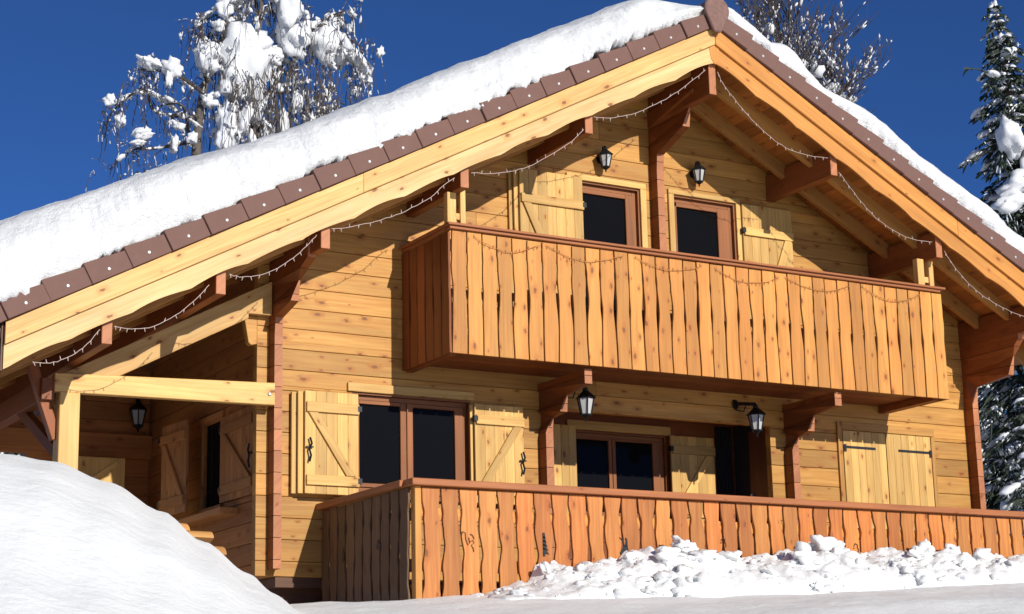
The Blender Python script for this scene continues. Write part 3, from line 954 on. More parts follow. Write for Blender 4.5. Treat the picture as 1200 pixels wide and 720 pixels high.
for xa, xb, xc, xd in ((1.355, 1.455, 1.505, 1.565), (7.60, 7.70, 7.775, 7.845)):
    mb = MB()
    zt_ = zt(1.455) - 0.588
    mb.box(xa, xb, -1.01, -0.93, 3.463, zt_, 'z')
    mb.box(xc, xd, -1.01, -0.93, 3.463, zt_ + 0.10, 'z')
    mb.box(xb - 0.012, xc + 0.012, -0.99, -0.95, 3.53, 3.60, 'x')
    mb.build('post', M['beam'], balc, bevel=0.004)
mb = MB(); mb.box(1.46, 1.56, -1.03, -1.012, 3.465, 3.485, 'x'); mb.build('post_bracket', M['iron'], balc)

# ------------------------------------------------------------------ carport
carport = thing('carport', (-2.2, -0.12, -0.3), 'open timber carport with pale front beam and post on the left of the chalet', 'carport')
Tc = Vector((-2.2, -0.12, -0.3))
cx_ = lambda p: p - Tc
mb = MB(cx_)
mb.hexa([(-2.34, -0.19, 1.625), (-0.152, -0.19, 1.652), (-0.152, -0.10, 1.652), (-2.34, -0.10, 1.625), (-2.34, -0.19, 1.80), (-0.152, -0.19, 1.872), (-0.152, -0.10, 1.872), (-2.34, -0.10, 1.80)], (1, 0, 0))
beam = mb.build('front_beam', M['beam'], carport, bevel=0.006)
mb = MB(cx_); mb.lathe([(0.018, 0), (0.018, 0.01), (0.01, 0.016)], (0, 0, 0), 8)
bo = mb.build('bolt', M['steel'], beam); bo.location = (-0.22, -0.19, 1.75) ; bo.rotation_euler = (pi / 2, 0, 0)
for v_ in bo.data.vertices: v_.co = v_.co + Tc
bo.location = Vector((-0.215, -0.192, 1.755)) - Tc
mb = MB(cx_); mb.box(-2.29, -2.10, -0.20, -0.02, -0.6, 1.628, 'z'); mb.build('post', M['beam'], carport, bevel=0.006)
# tall rafter in the plane of the facade
mb = MB(cx_)
def zr_(x): return 2.52 + 0.528 * (x + 0.40)
mb.prism([(-2.30, zr_(-2.30)), (-2.05, zr_(-2.05)), (-0.40, zr_(-0.40)), (-0.40, 2.57), (-0.152, 2.57), (-0.152, zr_(-0.152) + 0.27), (-2.30, zr_(-2.30) + 0.27)], 'y', -0.10 + 0.003, -0.012, (1, 0, 0.528))
mb.build('front_rafter', M['beam'], carport, bevel=0.004)
# knee brace and wall plate going back
mb = MB(cx_)
mb.box(-2.45, -2.33, -0.16, 3.55, 1.55, 1.75, 'y')
mb.build('wall_plate', M['shade'], carport, bevel=0.004)
mb = MB(cx_)
mb.bar((-2.55, -0.06, 1.95), (-2.28, -0.06, 1.2), 0.09, 0.10, (0, 1, 0))
mb.build('knee_brace', M['shade'], carport, bevel=0.004)
mb = MB(cx_)
mb.bar((-2.2, 0.0, 1.05), (-2.4, 0.75, 1.62), 0.09, 0.10, (0, 0, 1))
mb.build('knee_brace', M['shade'], carport, bevel=0.004)
# rear frame
mb = MB(cx_)
mb.box(-3.2, -0.15, 3.42, 3.52, 1.62, 1.89, 'x')
mb.build('rear_beam', M['porchwall'], carport, bevel=0.004)
mb = MB(cx_); mb.box(-2.45, -2.29, 3.40, 3.54, -0.6, 1.62, 'z'); mb.build('rear_post', M['shade'], carport, bevel=0.004)
mb = MB(cx_); mb.bar((-3.0, 3.47, 1.55), (-0.3, 3.47, 2.93), 0.1, 0.16, (0, 0, 1)); mb.build('rear_rafter', M['rafter'], carport, bevel=0.004)
mb = MB(cx_)
log_w = []
k = 0
for zl, zh in zip(ZR, ZR[1:]):
    if zl > 2.6: break
    if zl < 1.8: continue
    xa = max(-3.4, (zh - 2.75) / 0.528 - 0.4) if zh > 2.1 else -3.4
    mb.box(xa, -0.15, 3.53, 3.58, zl + 0.003, zh - 0.003, 'x')
for zl, zh in zip(ZR, ZR[1:]):
    if zh > 1.65: break
    mb.box(-1.55, -0.15, 3.53, 3.58, zl + 0.003, zh - 0.003, 'x')
mb.box(-1.55, -0.15, 3.53, 3.58, -0.5, -0.003, 'x')
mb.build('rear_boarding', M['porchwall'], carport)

# ------------------------------------------------------------------ porch railing
porch = thing('porch_railing', (0.455, -1.954, -0.33), 'orange porch railing of wavy edged planks with carved figures and a flat handrail', 'railing')
Tp = Vector((0.455, -1.954, -0.33))
px_ = lambda p: p - Tp
def gap_porch(z, s, right):
    sh = 0.011 * sin(z * 5.6 + s[0] * 0.5) + 0.005 * sin(z * 13.7 + s[1])
    g = 0.0085 + 0.016 * exp(-((z - 0.44 - s[3] * .6) / 0.07) ** 2) + 0.014 * exp(-((z - 0.10 - s[3]) / 0.09) ** 2) + 0.012 * exp(-((z + 0.2) / 0.08) ** 2) + 0.003 * sin(z * 23 + s[0]) ** 2
    return sh, g
mb = MB(px_)
picket_row(mb, 0.525, 0.525 + 0.1955 * 54, 54, -0.42, 0.655, -1.99, -1.960, gap_porch, 'y', seed=21, zbj=0.015)
fpn = mb.build('front_panel', M['porch'], porch, bevel=0.003)
mb = MB(px_)
picket_row(mb, -1.90, -0.01, 10, -0.44, 0.655, 0.425, 0.452, gap_porch, 'x', seed=33, zbj=0.015)
mb.build('side_panel', M['side_shade'], porch, bevel=0.003)
mb = MB(px_); mb.box(0.455, 0.52, -1.985, -1.90, -0.5, 0.658, 'z'); mb.build('corner_post', M['balcony'], porch, bevel=0.004)
mb = MB(px_)
for z in (-0.10, 0.36):
    mb = MB(px_); mb.box(0.525, 11.0, -1.956, -1.91, z, z + 0.11, 'x'); mb.build('cross_rail', M['balcony'], porch)
    mb = MB(px_); mb.box(0.456, 0.50, -1.89, -0.01, z, z + 0.11, 'y'); mb.build('cross_rail', M['side_shade'], porch)
mb = MB(px_)
mb.box(0.40, 11.05, -2.05, -1.86, 0.660, 0.722, 'x')
mb.box(0.365, 0.545, -1.859, -0.005, 0.660, 0.722, 'y')
mb.build('handrail', M['rail'], porch, bevel=0.005)
# carved and cut figures on the planks
def figure(name, polys, mat='iron', axis='y', a=-2.0):
    mb = MB(px_)
    for p in polys: mb.prism(p, axis, a, a + 0.006, (0, 0, 1))
    return mb.build(name, M[mat], porch)
fir = []
fx, fz = 1.79, 0.06
fir.append([(fx - 0.012, fz), (fx + 0.012, fz), (fx + 0.012, fz + 0.03), (fx - 0.012, fz + 0.03)])
for i in range(5):
    w_ = 0.055 - 0.009 * i
    z_ = fz + 0.03 + 0.036 * i
    fir.append([(fx - 0.012, z_), (fx + w_, z_ - 0.012), (fx + 0.01, z_ + 0.045), (fx - 0.012, z_ + 0.045)])
figure('fir_cutout', fir)
gx_, gz = 2.68, 0.10
ibex = [[(gx_ - 0.045, gz + 0.02), (gx_ - 0.03, gz - 0.02), (gx_ + 0.03, gz - 0.02), (gx_ + 0.055, gz + 0.03), (gx_ + 0.045, gz + 0.075), (gx_ + 0.02, gz + 0.09), (gx_ - 0.02, gz + 0.06)],
        [(gx_ + 0.02, gz + 0.08), (gx_ + 0.045, gz + 0.075), (gx_ + 0.04, gz + 0.15), (gx_ + 0.02, gz + 0.165), (gx_ + 0.028, gz + 0.14)],
        [(gx_ - 0.0, gz + 0.075), (gx_ + 0.018, gz + 0.08), (gx_ - 0.015, gz + 0.15), (gx_ - 0.05, gz + 0.165), (gx_ - 0.022, gz + 0.14)]]
figure('animal_cutout', ibex)
def stroke(name, lines, y=-1.996, r=0.0045):
    mb = MB(px_)
    for l in lines: mb.tube([(x_, y, z_) for x_, z_ in l], r, 5)
    return mb.build(name, M['door'], porch)
cx0, cz0 = 0.99, 0.11
stroke('engraved_figure', [[(cx0 - .07, cz0 + .11), (cx0 - .06, cz0 + .15), (cx0 - .03, cz0 + .14), (cx0 - .025, cz0 + .08), (cx0 - .005, cz0 + .03), (cx0 + .015, cz0 + .05), (cx0 + .005, cz0 + .1)],
                           [(cx0 + .02, cz0 + .13), (cx0 + .045, cz0 + .12), (cx0 + .06, cz0 + .085)],
                           [(cx0 + .02, cz0 + .06), (cx0 + .045, cz0 + .075), (cx0 + .06, cz0 + .05), (cx0 + .03, cz0 + .03), (cx0 + .05, cz0 + .0), (cx0 + .055, cz0 - .03)],
                           [(cx0 - .08, cz0 + .12), (cx0 - .078, cz0 + .10)]], y=-1.998, r=0.0038)
for sx0 in (5.55, 7.22, 3.86):
    stroke('engraved_curl', [[(sx0 - .03, .27), (sx0 - .01, .30), (sx0 + .02, .285), (sx0 + .015, .26), (sx0 + .03, .24), (sx0 + .025, .21)], [(sx0 - .04, .25), (sx0 - .02, .255)]], y=-1.997)
sd = [[(-0.50, 0.12), (-0.53, 0.10), (-0.56, 0.13), (-0.55, 0.19), (-0.53, 0.25), (-0.51, 0.19)]]
figure('drop_cutout', sd, axis='x', a=0.419)
sd = [[(-1.34, 0.15), (-1.27, 0.15), (-1.25, 0.19), (-1.28, 0.20), (-1.27, 0.235), (-1.31, 0.24), (-1.32, 0.20), (-1.35, 0.19)]]
figure('animal_cutout', sd, axis='x', a=0.419)

# ------------------------------------------------------------------ lanterns
def make_lantern(mount, br=0.011):
    """origin at the middle of the cage; mount: wall point relative to it"""
    r = thing('wall_lantern', (0, 0, 0), 'black wall lantern', 'lantern', 'black coach lanterns on the chalet')
    mb = MB()
    n = 6
    for k in range(n):
        a = 2 * pi * k / n + 0.2
        mb.tube([(0.058 * cos(a), 0.058 * sin(a), -0.085), (0.092 * cos(a), 0.092 * sin(a), 0.085)], 0.0075, 5)
    mb.lathe([(0.064, -0.10), (0.066, -0.085), (0.06, -0.083)], (0, 0, 0), n, rot0=0.2)
    mb.lathe([(0.094, 0.08), (0.10, 0.09), (0.094, 0.095)], (0, 0, 0), n, rot0=0.2)
    mb.build('cage', M['iron'], r)
    mb = MB(); mb.lathe([(0.052, -0.084), (0.086, 0.082)], (0, 0, 0), n, rot0=0.2); mb.build('glass', M['lampglass'], r)
    mb = MB(); mb.lathe([(0.118, 0.088), (0.105, 0.10), (0.05, 0.15), (0.03, 0.17), (0.034, 0.185), (0.02, 0.20), (0.012, 0.215)], (0, 0, 0), n, rot0=0.2); mb.build('roof', M['iron'], r)
    mb = MB(); mb.lathe([(0.006, -0.165), (0.014, -0.15), (0.007, -0.138), (0.03, -0.12), (0.05, -0.10)], (0, 0, 0), 8); mb.build('finial', M['iron'], r)
    p = Vector(mount)
    mb = MB()
    top = Vector((0, 0, 0.21))
    mb.tube([p, p * 0.8 + Vector((0, 0, 0.05)), p * 0.35 + Vector((0, 0, 0.225 - p.z * 0.35)), top], br, 6)
    mb.tube([p + Vector((0, 0, -0.06)), p * 0.6 + Vector((0, 0, 0.0)), p * 0.45 + Vector((0, 0, 0.12))], 0.007, 5)
    mb.build('bracket', M['iron'], r)
    d = p.copy(); d.z = 0; d.normalize()
    mb = MB()
    mb.tube([p - d * 0.014, p + d * 0.0], [0.055, 0.06], 12)
    mb.build('wall_plate', M['iron'], r)
    return r
l1 = make_lantern((0, 0.15, 0.06))
l1.scale = (0.8, 0.8, 0.8)
l1.location = (3.862, -0.122, 4.735)
l1['label'] = 'sunlit black lantern on the gable above the upper left window'
l2 = copy_tree(l1); l2.location = (5.15, -0.122, 4.735)
l2['label'] = 'black lantern on the gable above the upper right window, half in shadow'
l3 = make_lantern((-0.262, 0.0, 0.135), 0.024); l3.location = (3.318, -0.40, 1.845)
l3['label'] = 'black lantern hung from the left balcony corbel in front of the recess'
l4 = make_lantern((-0.10, 0.245, 0.24), 0.02); l4.location = (5.70, -0.248, 1.85)
l4['label'] = 'black lantern on the beam over the dark doorway'
l5 = copy_tree(l1); l5.location = (-0.32, 3.42, 2.09); l5.scale = (1, 1, 1); l5['label'] = 'shaded black lantern at the back of the carport'

# ------------------------------------------------------------------ light garlands
BULB = {}
def garland(name, runs, y, label, mat='cable', bulb=True, r=0.0032):
    allp = [p for run in runs for p in run]
    c = Vector((sum(p[0] for p in allp) / len(allp), y, max(p[1] for p in allp)))
    t_ = thing(name, c, label, 'string lights')
    rs = random.Random(len(allp))
    for run in runs:
        pts = []
        for i in range(len(run) - 1):
            p0 = run[max(i - 1, 0)]; p1 = run[i]; p2 = run[i + 1]; p3 = run[min(i + 2, len(run) - 1)]
            for k in range(5):
                u = k / 5
                q = [0.5 * ((2 * p1[j]) + (-p0[j] + p2[j]) * u + (2 * p0[j] - 5 * p1[j] + 4 * p2[j] - p3[j]) * u * u + (-p0[j] + 3 * p1[j] - 3 * p2[j] + p3[j]) * u ** 3) for j in (0, 1)]
                pts.append(Vector((q[0] + rs.uniform(-.004, .004), y + rs.uniform(-.004, .004), q[1] + rs.uniform(-.005, .005))) - c)
        pts.append(Vector((run[-1][0], y, run[-1][1])) - c)
        mb = MB(); mb.tube(pts, r, 5)
        o = mb.build('cable', M[mat], t_)
        if bulb:
            for i in range(1, len(pts) - 1, 2):
                d = Vector((rs.uniform(-0.4, 0.4), rs.uniform(-0.3, 0.3), rs.choice((-1, -1, 1)))).normalized()
                if mat not in BULB:
                    b_ = MB(); b_.tube([(0, 0, 0), (0, 0, 0.012), (0, 0, 0.035)], [0.0035, 0.0045, 0.002], 5)
                    BULB[mat] = b_.build('bulb', M[mat], o); bo_ = BULB[mat]
                else:
                    bo_ = BULB[mat].copy(); col.objects.link(bo_); bo_.parent = o
                bo_.rotation_euler = d.to_track_quat('Z', 'Y').to_euler()
                bo_.location = pts[i]
    return t_
GLs = [[(-2.84, 1.67), (-2.71, 1.67), (-2.56, 1.72), (-2.4, 1.83), (-2.25, 2.01)], [(-2.12, 2.05), (-2.0, 2.04), (-1.8, 2.07), (-1.56, 2.2), (-1.36, 2.38), (-1.24, 2.52)],
       [(-1.05, 2.64), (-0.91, 2.63), (-0.7, 2.68), (-0.49, 2.81), (-0.31, 2.96), (-0.17, 3.12)], [(-0.02, 3.2), (0.17, 3.24), (0.45, 3.33), (0.73, 3.45), (1.01, 3.62), (1.2, 3.79), (1.33, 3.89)],
       [(1.52, 3.97), (1.74, 3.99), (1.99, 4.05), (2.2, 4.13), (2.46, 4.29), (2.73, 4.48), (2.88, 4.63)], [(3.02, 4.79), (3.22, 4.81), (3.49, 4.89), (3.77, 5.03), (4.06, 5.21), (4.32, 5.41), (4.5, 5.56)]]
GRs = [[(4.66, 5.57), (4.76, 5.41), (4.94, 5.23), (5.16, 5.04), (5.41, 4.88), (5.67, 4.79), (5.92, 4.77), (6.17, 4.78)], [(6.32, 4.63), (6.45, 4.49), (6.65, 4.29), (6.87, 4.13), (7.11, 4.02), (7.37, 3.96), (7.66, 3.96)],
       [(7.84, 3.87), (8.0, 3.68), (8.25, 3.48), (8.5, 3.35), (8.77, 3.26), (9.11, 3.19), (9.53, 3.18)]]
garland('light_garland', GLs, -1.215, 'pale string of fairy lights swagged between purlin ends under the left bargeboard')
garland('light_garland', GRs, -1.215, 'pale string of fairy lights swagged between purlin ends under the right bargeboard', r=0.003)
runs = []
x = 1.62
rs = random.Random(3)
while x < 7.6:
    w_ = rs.uniform(0.72, 0.95); sg = rs.uniform(0.09, 0.13)
    runs.append([(x + w_ * k / 6, 3.355 - sg * (1 - ((k - 3) / 3) ** 2) + rs.uniform(-.008, .008)) for k in range(7)])
    x += w_ + rs.uniform(0.05, 0.18)
garland('light_garland', runs, -1.066, 'thin amber string of fairy lights looped along the balcony front', mat='cable_dark', r=0.0032)

# ------------------------------------------------------------------ firewood and box in the carport
def firewood(loc, rz, rx, label, r=0.075, ln=0.36):
    t_ = thing('firewood_log', loc, label, 'firewood', 'firewood stacked beside the side wall', rz)
    t_.rotation_euler = (rx, 0, rz)
    mb = MB()
    n = 7
    poly = [(0, -r * 0.55)] + [(r * cos(a), -r * 0.55 + 1.25 * r * sin(a)) for a in [radians(28 + i * 124 / n) for i in range(n + 1)]]
    mb.prism(poly, 'x', -ln / 2, ln / 2, (1, 0, 0))
    o = mb.build('split_wood', M['split'], t_)
    return t_
k = 0
lbls = ['topmost split log of the stack behind the snow bank', 'split log lying just right of the topmost one behind the snow bank', 'small split log at the right edge of the stack behind the snow bank']
top = [((-1.40, -0.75, 0.335), 0.35, 0.2), ((-1.16, -0.70, 0.27), 0.1, 0.1), ((-1.06, -0.78, 0.13), 0.25, 0.3)]
for (p, a, bq), lb in zip(top, lbls): firewood(p, a, bq, lb, 0.085, 0.34)
mb = MB()
st = thing('firewood_stack', (-1.72, -0.72, -0.42), 'stack of split firewood mostly hidden by the snow bank', 'firewood stack')
for r_ in range(5):
    for c_ in range(4 - (1 if r_ > 2 else 0) - (1 if r_ > 3 else 0)):
        mb = MB(); mb.tube([(-0.33 + 0.2 * c_, -0.2, 0.09 + 0.125 * r_), (-0.33 + 0.2 * c_, 0.2, 0.09 + 0.125 * r_)], 0.08, 8)
        mb.build('log', M['split'], st)
box = thing('storage_cupboard', (-0.85, 3.2, -0.35), 'pale wooden storage cupboard at the back of the carport', 'cupboard')
mb = MB(lambda p: p - Vector((-0.85, 3.2, -0.35)))
mb.box(-1.15, -0.60, 3.0, 3.40, -0.35, 1.55, 'z')
bb = mb.build('body', M['beam'], box, bevel=0.004)
mb = MB(lambda p: p - Vector((-0.85, 3.2, -0.35)))
mb.box(-1.14, -0.66, 2.975, 2.998, 0.2, 1.54, 'z')
dd = mb.build('door', M['shutter'], box, bevel=0.004)
mb = MB(lambda p: p - Vector((-0.85, 3.2, -0.35)))
mb.bar((-1.10, 2.965, 1.20), (-0.70, 2.965, 1.48), 0.02, 0.05, (0, 0, 1)); mb.build('brace', M['shutter'], dd)

# ------------------------------------------------------------------ roof snow
def roof_snow(name, d0, d1, side, prof, hfun, label, dn, seed):
    """d: horizontal distance from the ridge; prof: (y, k) with k the share of the local depth"""
    rs = Vector((seed * 3.7, seed * 1.3, seed * 7.1))
    verts, faces = [], []
    n = int((d1 - d0) / dn)
    m_ = len(prof)
    for i in range(n + 1):
        d = d0 + (d1 - d0) * i / n
        H = hfun(d)
        base = 0.205
        x = RX + side * d
        drop = 0.07 * noise.noise(Vector((d * 2.2, 0, 0)) + rs) + 0.065 * noise.noise(Vector((d * 8.5, 1, 0)) + rs) + 0.05 * noise.noise(Vector((d * 21, 2, 0)) + rs) + 0.035 * noise.noise(Vector((d * 47, 3, 0)) + rs) - 0.015
        for j, (y, kk) in enumerate(prof):
            h = base + H * kk
            fw = 1 - smooth(0.15, 0.75, kk) if j < m_ // 2 else 0
            if j <= 3: h += drop * (1.0 - kk)
            q = Vector((x, y, h * 1.0))
            v3 = Vector((d * 1.1, y * 1.4, kk * 2.0)) + rs
            f3 = 0.10 * noise.noise(v3 * 1.3) + 0.065 * noise.noise(v3 * 3.6) + 0.03 * noise.noise(v3 * 9) + 0.014 * noise.noise(v3 * 22)
            if j == 0: yy = y
            elif y < 0.5: yy = y + f3 * 0.9 * (1 - smooth(-0.8, 0.4, y))
            else: yy = y
            zz = h + f3 * 0.5 * smooth(0.2, 0.9, kk)
            verts.append((x, yy, zt(x) + zz))
    for i in range(n):
        for j in range(m_ - 1):
            a = i * m_ + j
            f = (a, a + 1, a + m_ + 1, a + m_)
            faces.append(f if side < 0 else f[::-1])
    faces.append(tuple(range(m_)) if side > 0 else tuple(range(m_))[::-1])
    faces.append(tuple(n * m_ + j for j in range(m_))[::-1] if side > 0 else tuple(n * m_ + j for j in range(m_)))
    # underside
    for i in range(n):
        a = i * m_
        f = (a, a + m_, a + 2 * m_ - 1, a + m_ - 1)
        faces.append(f if side < 0 else f[::-1])
    me = bpy.data.meshes.new(name)
    me.from_pydata(verts, [], faces)
    me.polygons.foreach_set('use_smooth', [True] * len(me.polygons))
    me.materials.append(M['snow_roof'])
    o = bpy.data.objects.new(name, me); col.objects.link(o)
    bm = bmesh.new(); bm.from_mesh(me); bmesh.ops.recalc_face_normals(bm, faces=bm.faces); bm.to_mesh(me); bm.free()
    tag(o, label, 'snow', kind='stuff')
    return o
PROF = [(-1.05, 0.0), (-1.20, -0.01), (-1.275, 0.0), (-1.305, 0.06), (-1.315, 0.16), (-1.31, 0.27), (-1.295, 0.38), (-1.27, 0.49), (-1.23, 0.59), (-1.17, 0.68), (-1.08, 0.765),
        (-0.96, 0.83), (-0.80, 0.885), (-0.58, 0.925), (-0.3, 0.955), (0.2, 0.98), (1.0, 1.0), (3.0, 1.0), (6, 1.0), (9.0, 1.0), (9.25, 0.8), (9.3, 0.0)]
roof_snow('roof_snow', 0.13, 7.95, -1, PROF, lambda d: 0.66 * smooth(-0.35, 1.0, d) + 0.25 * smooth(4.0, 8.0, d) + 0.03 * noise.noise((d * 0.9, 4, 0)), 'deep snow blanket covering the left roof slope', 0.011, 2)
def hR(d):
    return 0.20 + 0.13 * exp(-((d - 0.45) / 0.32) ** 2) + 0.24 * exp(-((d - 1.12) / 0.24) ** 2) + 0.22 * smooth(1.4, 2.2, d) * (1 + 0.35 * noise.noise((d * 1.9, 2, 0)))
PROFR = [(-1.05, 0.0), (-1.20, -0.02), (-1.26, 0.02), (-1.30, 0.2), (-1.30, 0.45), (-1.26, 0.7), (-1.18, 0.88), (-1.05, 0.97), (-0.8, 1.0), (-0.3, 1.05), (1, 1.15), (4, 1.2), (9.0, 1.2), (9.3, 0.0)]
roof_snow('roof_snow', 0.13, 5.6, 1, PROFR, hR, 'thin slipping snow layer covering the right roof slope', 0.013, 5)

# ------------------------------------------------------------------ thrown up snow along the porch
TOP = [(0.7, -0.36), (0.97, -0.29), (1.2, -0.23), (1.46, -0.16), (1.93, 0.0), (2.4, 0.06), (2.84, 0.16), (3.3, 0.21), (3.7, 0.14), (4.0, 0.12), (4.5, 0.2), (4.94, 0.31), (5.37, 0.19), (5.9, 0.23), (6.36, 0.27), (7.08, 0.22), (7.96, 0.26), (9, 0.25), (11, 0.25)]
def pile_h(x, y):
    b_ = ground_h(x, y)
    k = (y + 2.02) / -0.95                    # 0 at the planks, 1 at the toe
    k += 0.10 * noise.noise((x * 1.3, 5, 0))
    if k > 1.05: return b_ - 0.03
    f = max(0, 1 - max(k, 0)) ** 0.6
    hh = (interp(TOP, x) - 0.05 - b_) * f
    if hh < 0.015: return b_ - 0.03
    v3 = Vector((x, y, 0))
    rough = 0.15 * abs(noise.noise(v3 * 2.3)) + 0.10 * abs(noise.noise(v3 * 5.0 + Vector((4, 1, 0)))) + 0.05 * abs(noise.noise(v3 * 11)) + 0.016 * noise.noise(v3 * 24)
    return b_ + hh + (rough - 0.04) * min(1, hh * 5 + 0.1) - 0.01
verts, faces = [], []
xs = [0.6 + 0.03 * i for i in range(int(10.2 / 0.03))]
ys = [-3.15 + 0.03 * j for j in range(39)]
for y in ys:
    for x in xs: verts.append((x, y, pile_h(x, y)))
nx = len(xs)
for j in range(len(ys) - 1):
    for i in range(nx - 1):
        q4 = (j * nx + i, j * nx + i + 1, (j + 1) * nx + i + 1, (j + 1) * nx + i)
        if any(verts[q][2] > ground_h(verts[q][0], verts[q][1]) - 0.02 for q in q4): faces.append(q4)
mb = MB(); mb._add(verts, faces, (1, 0, 0))
rs = random.Random(12)
random.seed(99)
for i in range(480):
    x = 0.9 + 10 * rs.random() ** 1.1
    y = -2.06 - 0.95 * rs.random() ** 1.2
    r_ = 0.014 + 0.10 * rs.random() ** 2.6
    if interp(TOP, x) < -0.1: r_ *= 0.55
    z = pile_h(x, y) - r_ * 0.22
    rm = Matrix.Rotation(rs.uniform(0, 6.28), 3, 'Z') @ Matrix.Rotation(rs.uniform(-0.6, 0.6), 3, 'X')
    mb.blob((x, y, z), r_, (rs.uniform(0.9, 1.7), rs.uniform(0.8, 1.2), rs.uniform(0.45, 0.85)), 0.4, 1.2, 3 if r_ > 0.05 else 2, rm, r_ > 0.07)
for (x, y, r_, ax) in ((1.72, -2.16, 0.075, (0.8, 0.6, 1.5)), (3.25, -2.2, 0.12, (1.6, 1, 0.7)), (4.9, -2.25, 0.10, (1.15, 1, 0.85)), (4.45, -2.45, 0.12, (1.0, 0.8, 1.0)), (5.0, -2.4, 0.10, (1.3, 1, 0.8)), (6.3, -2.2, 0.10, (0.9, 0.9, 1.1)), (6.0, -2.4, 0.10, (1.4, 1, 0.7)), (7.0, -2.3, 0.10, (1.3, 1, 0.8)), (2.9, -2.4, 0.10, (1.4, 1, 0.7)), (6.75, -2.15, 0.1, (1, 0.8, 1.2))):
    rm = Matrix.Rotation(rs.uniform(-0.4, 0.4), 3, 'Y')
    mb.blob((x, y, pile_h(x, y) + r_ * 0.35), r_, ax, 0.45, 1.3, 3, rm, True)
o = mb.build('snow_pile', M['snow_chunk'], smooth=True)
tag(o, 'ridge of broken snow lumps thrown against the porch railing', 'snow', kind='stuff')

# ------------------------------------------------------------------ trees
def smooth_path(pts, n=4):
    out = []
    for i in range(len(pts) - 1):
        p0, p1, p2, p3 = pts[max(i - 1, 0)], pts[i], pts[i + 1], pts[min(i + 2, len(pts) - 1)]
        for k in range(n):
            u = k / n
            out.append(0.5 * ((2 * p1) + (-p0 + p2) * u + (2 * p0 - 5 * p1 + 4 * p2 - p3) * u * u + (-p0 + 3 * p1 - 3 * p2 + p3) * u ** 3))
    out.append(pts[-1])
    return out

random.seed(5)
rb = random.Random(17)
BY_ = 14.0
birch = thing('birch_tree', (4.8, BY_, 0.4), 'bare weeping birch bowed under heavy clumps of snow behind the left roof slope', 'tree')
Tb = Vector((4.8, BY_, 0.4))
def V2(l, amp=0.25):
    return [Vector((p[0], BY_ + rb.uniform(-amp, amp), p[1])) - Tb for p in l]
trunks = [[(4.5, 0.2), (4.3, 3.5), (4.2, 6.57), (4.2, 8.49), (4.26, 9.48), (4.37, 10.33), (4.72, 11.4), (4.93, 12.47)],
          [(4.9, 0.2), (5.3, 3.5), (5.42, 6.7), (5.39, 8.98), (5.33, 10.15), (5.37, 11.17), (5.5, 12.23), (5.56, 13.3)]]
mb = MB()
for l in trunks:
    p = smooth_path(V2(l, 0.06))
    mb.tube(p, [0.15 * (1 - 0.8 * i / (len(p) - 1)) for i in range(len(p))], 7)
mb.build('trunk', M['birchbark'], birch, smooth=True)
limbs = [[(4.2, 9.64), (3.6, 9.85), (3.05, 9.9), (2.72, 9.65), (2.62, 9.15)], [(4.19, 9.14), (3.55, 9.05), (3.05, 8.9), (2.75, 8.6)], [(4.25, 10.06), (3.78, 10.48), (3.37, 10.58), (3.13, 10.49)],
         [(4.37, 10.33), (4.15, 11.13), (4.38, 11.68), (4.71, 11.84)], [(4.25, 9.48), (3.8, 9.74), (3.55, 9.87)], [(5.41, 11.18), (5.98, 11.31), (6.46, 11.71), (6.96, 11.76), (7.36, 11.41), (7.65, 10.95)],
         [(5.42, 11.35), (5.02, 11.54), (4.72, 11.23), (4.53, 10.52), (4.46, 9.84)], [(5.38, 10.83), (5.81, 11.08), (6.25, 10.89), (6.46, 10.32), (6.51, 9.65)], [(5.45, 11.88), (5.88, 12.39), (6.15, 12.0), (6.24, 11.32)],
         [(5.38, 10.66), (5.03, 10.69), (4.84, 10.24), (4.75, 9.39)], [(5.54, 12.24), (5.19, 12.43), (4.76, 12.01), (4.52, 11.36)], [(6.51, 11.68), (6.78, 12.03), (7.05, 12.13)],
         [(4.22, 8.6), (3.6, 8.55), (3.0, 8.3)], [(5.39, 9.6), (5.9, 9.9), (6.3, 9.8), (6.6, 9.3)], [(5.4, 10.2), (6.0, 10.6), (6.7, 10.7), (7.0, 10.2)], [(5.36, 9.9), (4.95, 10.0), (4.8, 9.5)]]
mb = MB(); sn = MB()
tips = []
for l in limbs:
    p = smooth_path(V2(l, 0.5), 5)
    mb.tube(p, [0.042 * (1 - 0.78 * i / (len(p) - 1)) for i in range(len(p))], 5)
    for i in range(2, len(p)): tips.append(p[i])
# drooping twigs, denser on the right half where the load is
snow_bits = []
for i in range(900):
    s = rb.choice(tips).copy()
    s += Vector((rb.uniform(-.15, .15), rb.uniform(-.5, .5), rb.uniform(-.12, .12)))
    right = smooth(-0.9, 0.2, s.x)
    if s.x < -0.5 and rb.random() < 0.4: continue
    ln = rb.uniform(0.2, 0.65) + 1.0 * right * rb.random()
    dx = rb.uniform(-0.25, 0.25)
    pts = [s]
    for k in range(1, 6):
        u = k / 5
        pts.append(s + Vector((dx * (u ** 0.6) + rb.uniform(-.025, .025), rb.uniform(-.04, .04) + 0.1 * u * rb.uniform(-1, 1), 0.12 * sin(pi * min(1, u * 1.6)) * (1 - right) - ln * u * u)))
    mb.tube(pts, [0.011, 0.010, 0.009, 0.007, 0.006, 0.004], 3)
    for q in pts[1:]:
        if rb.random() < 0.07 + 0.13 * right: snow_bits.append((q, rb.uniform(0.012, 0.035 + 0.035 * right)))
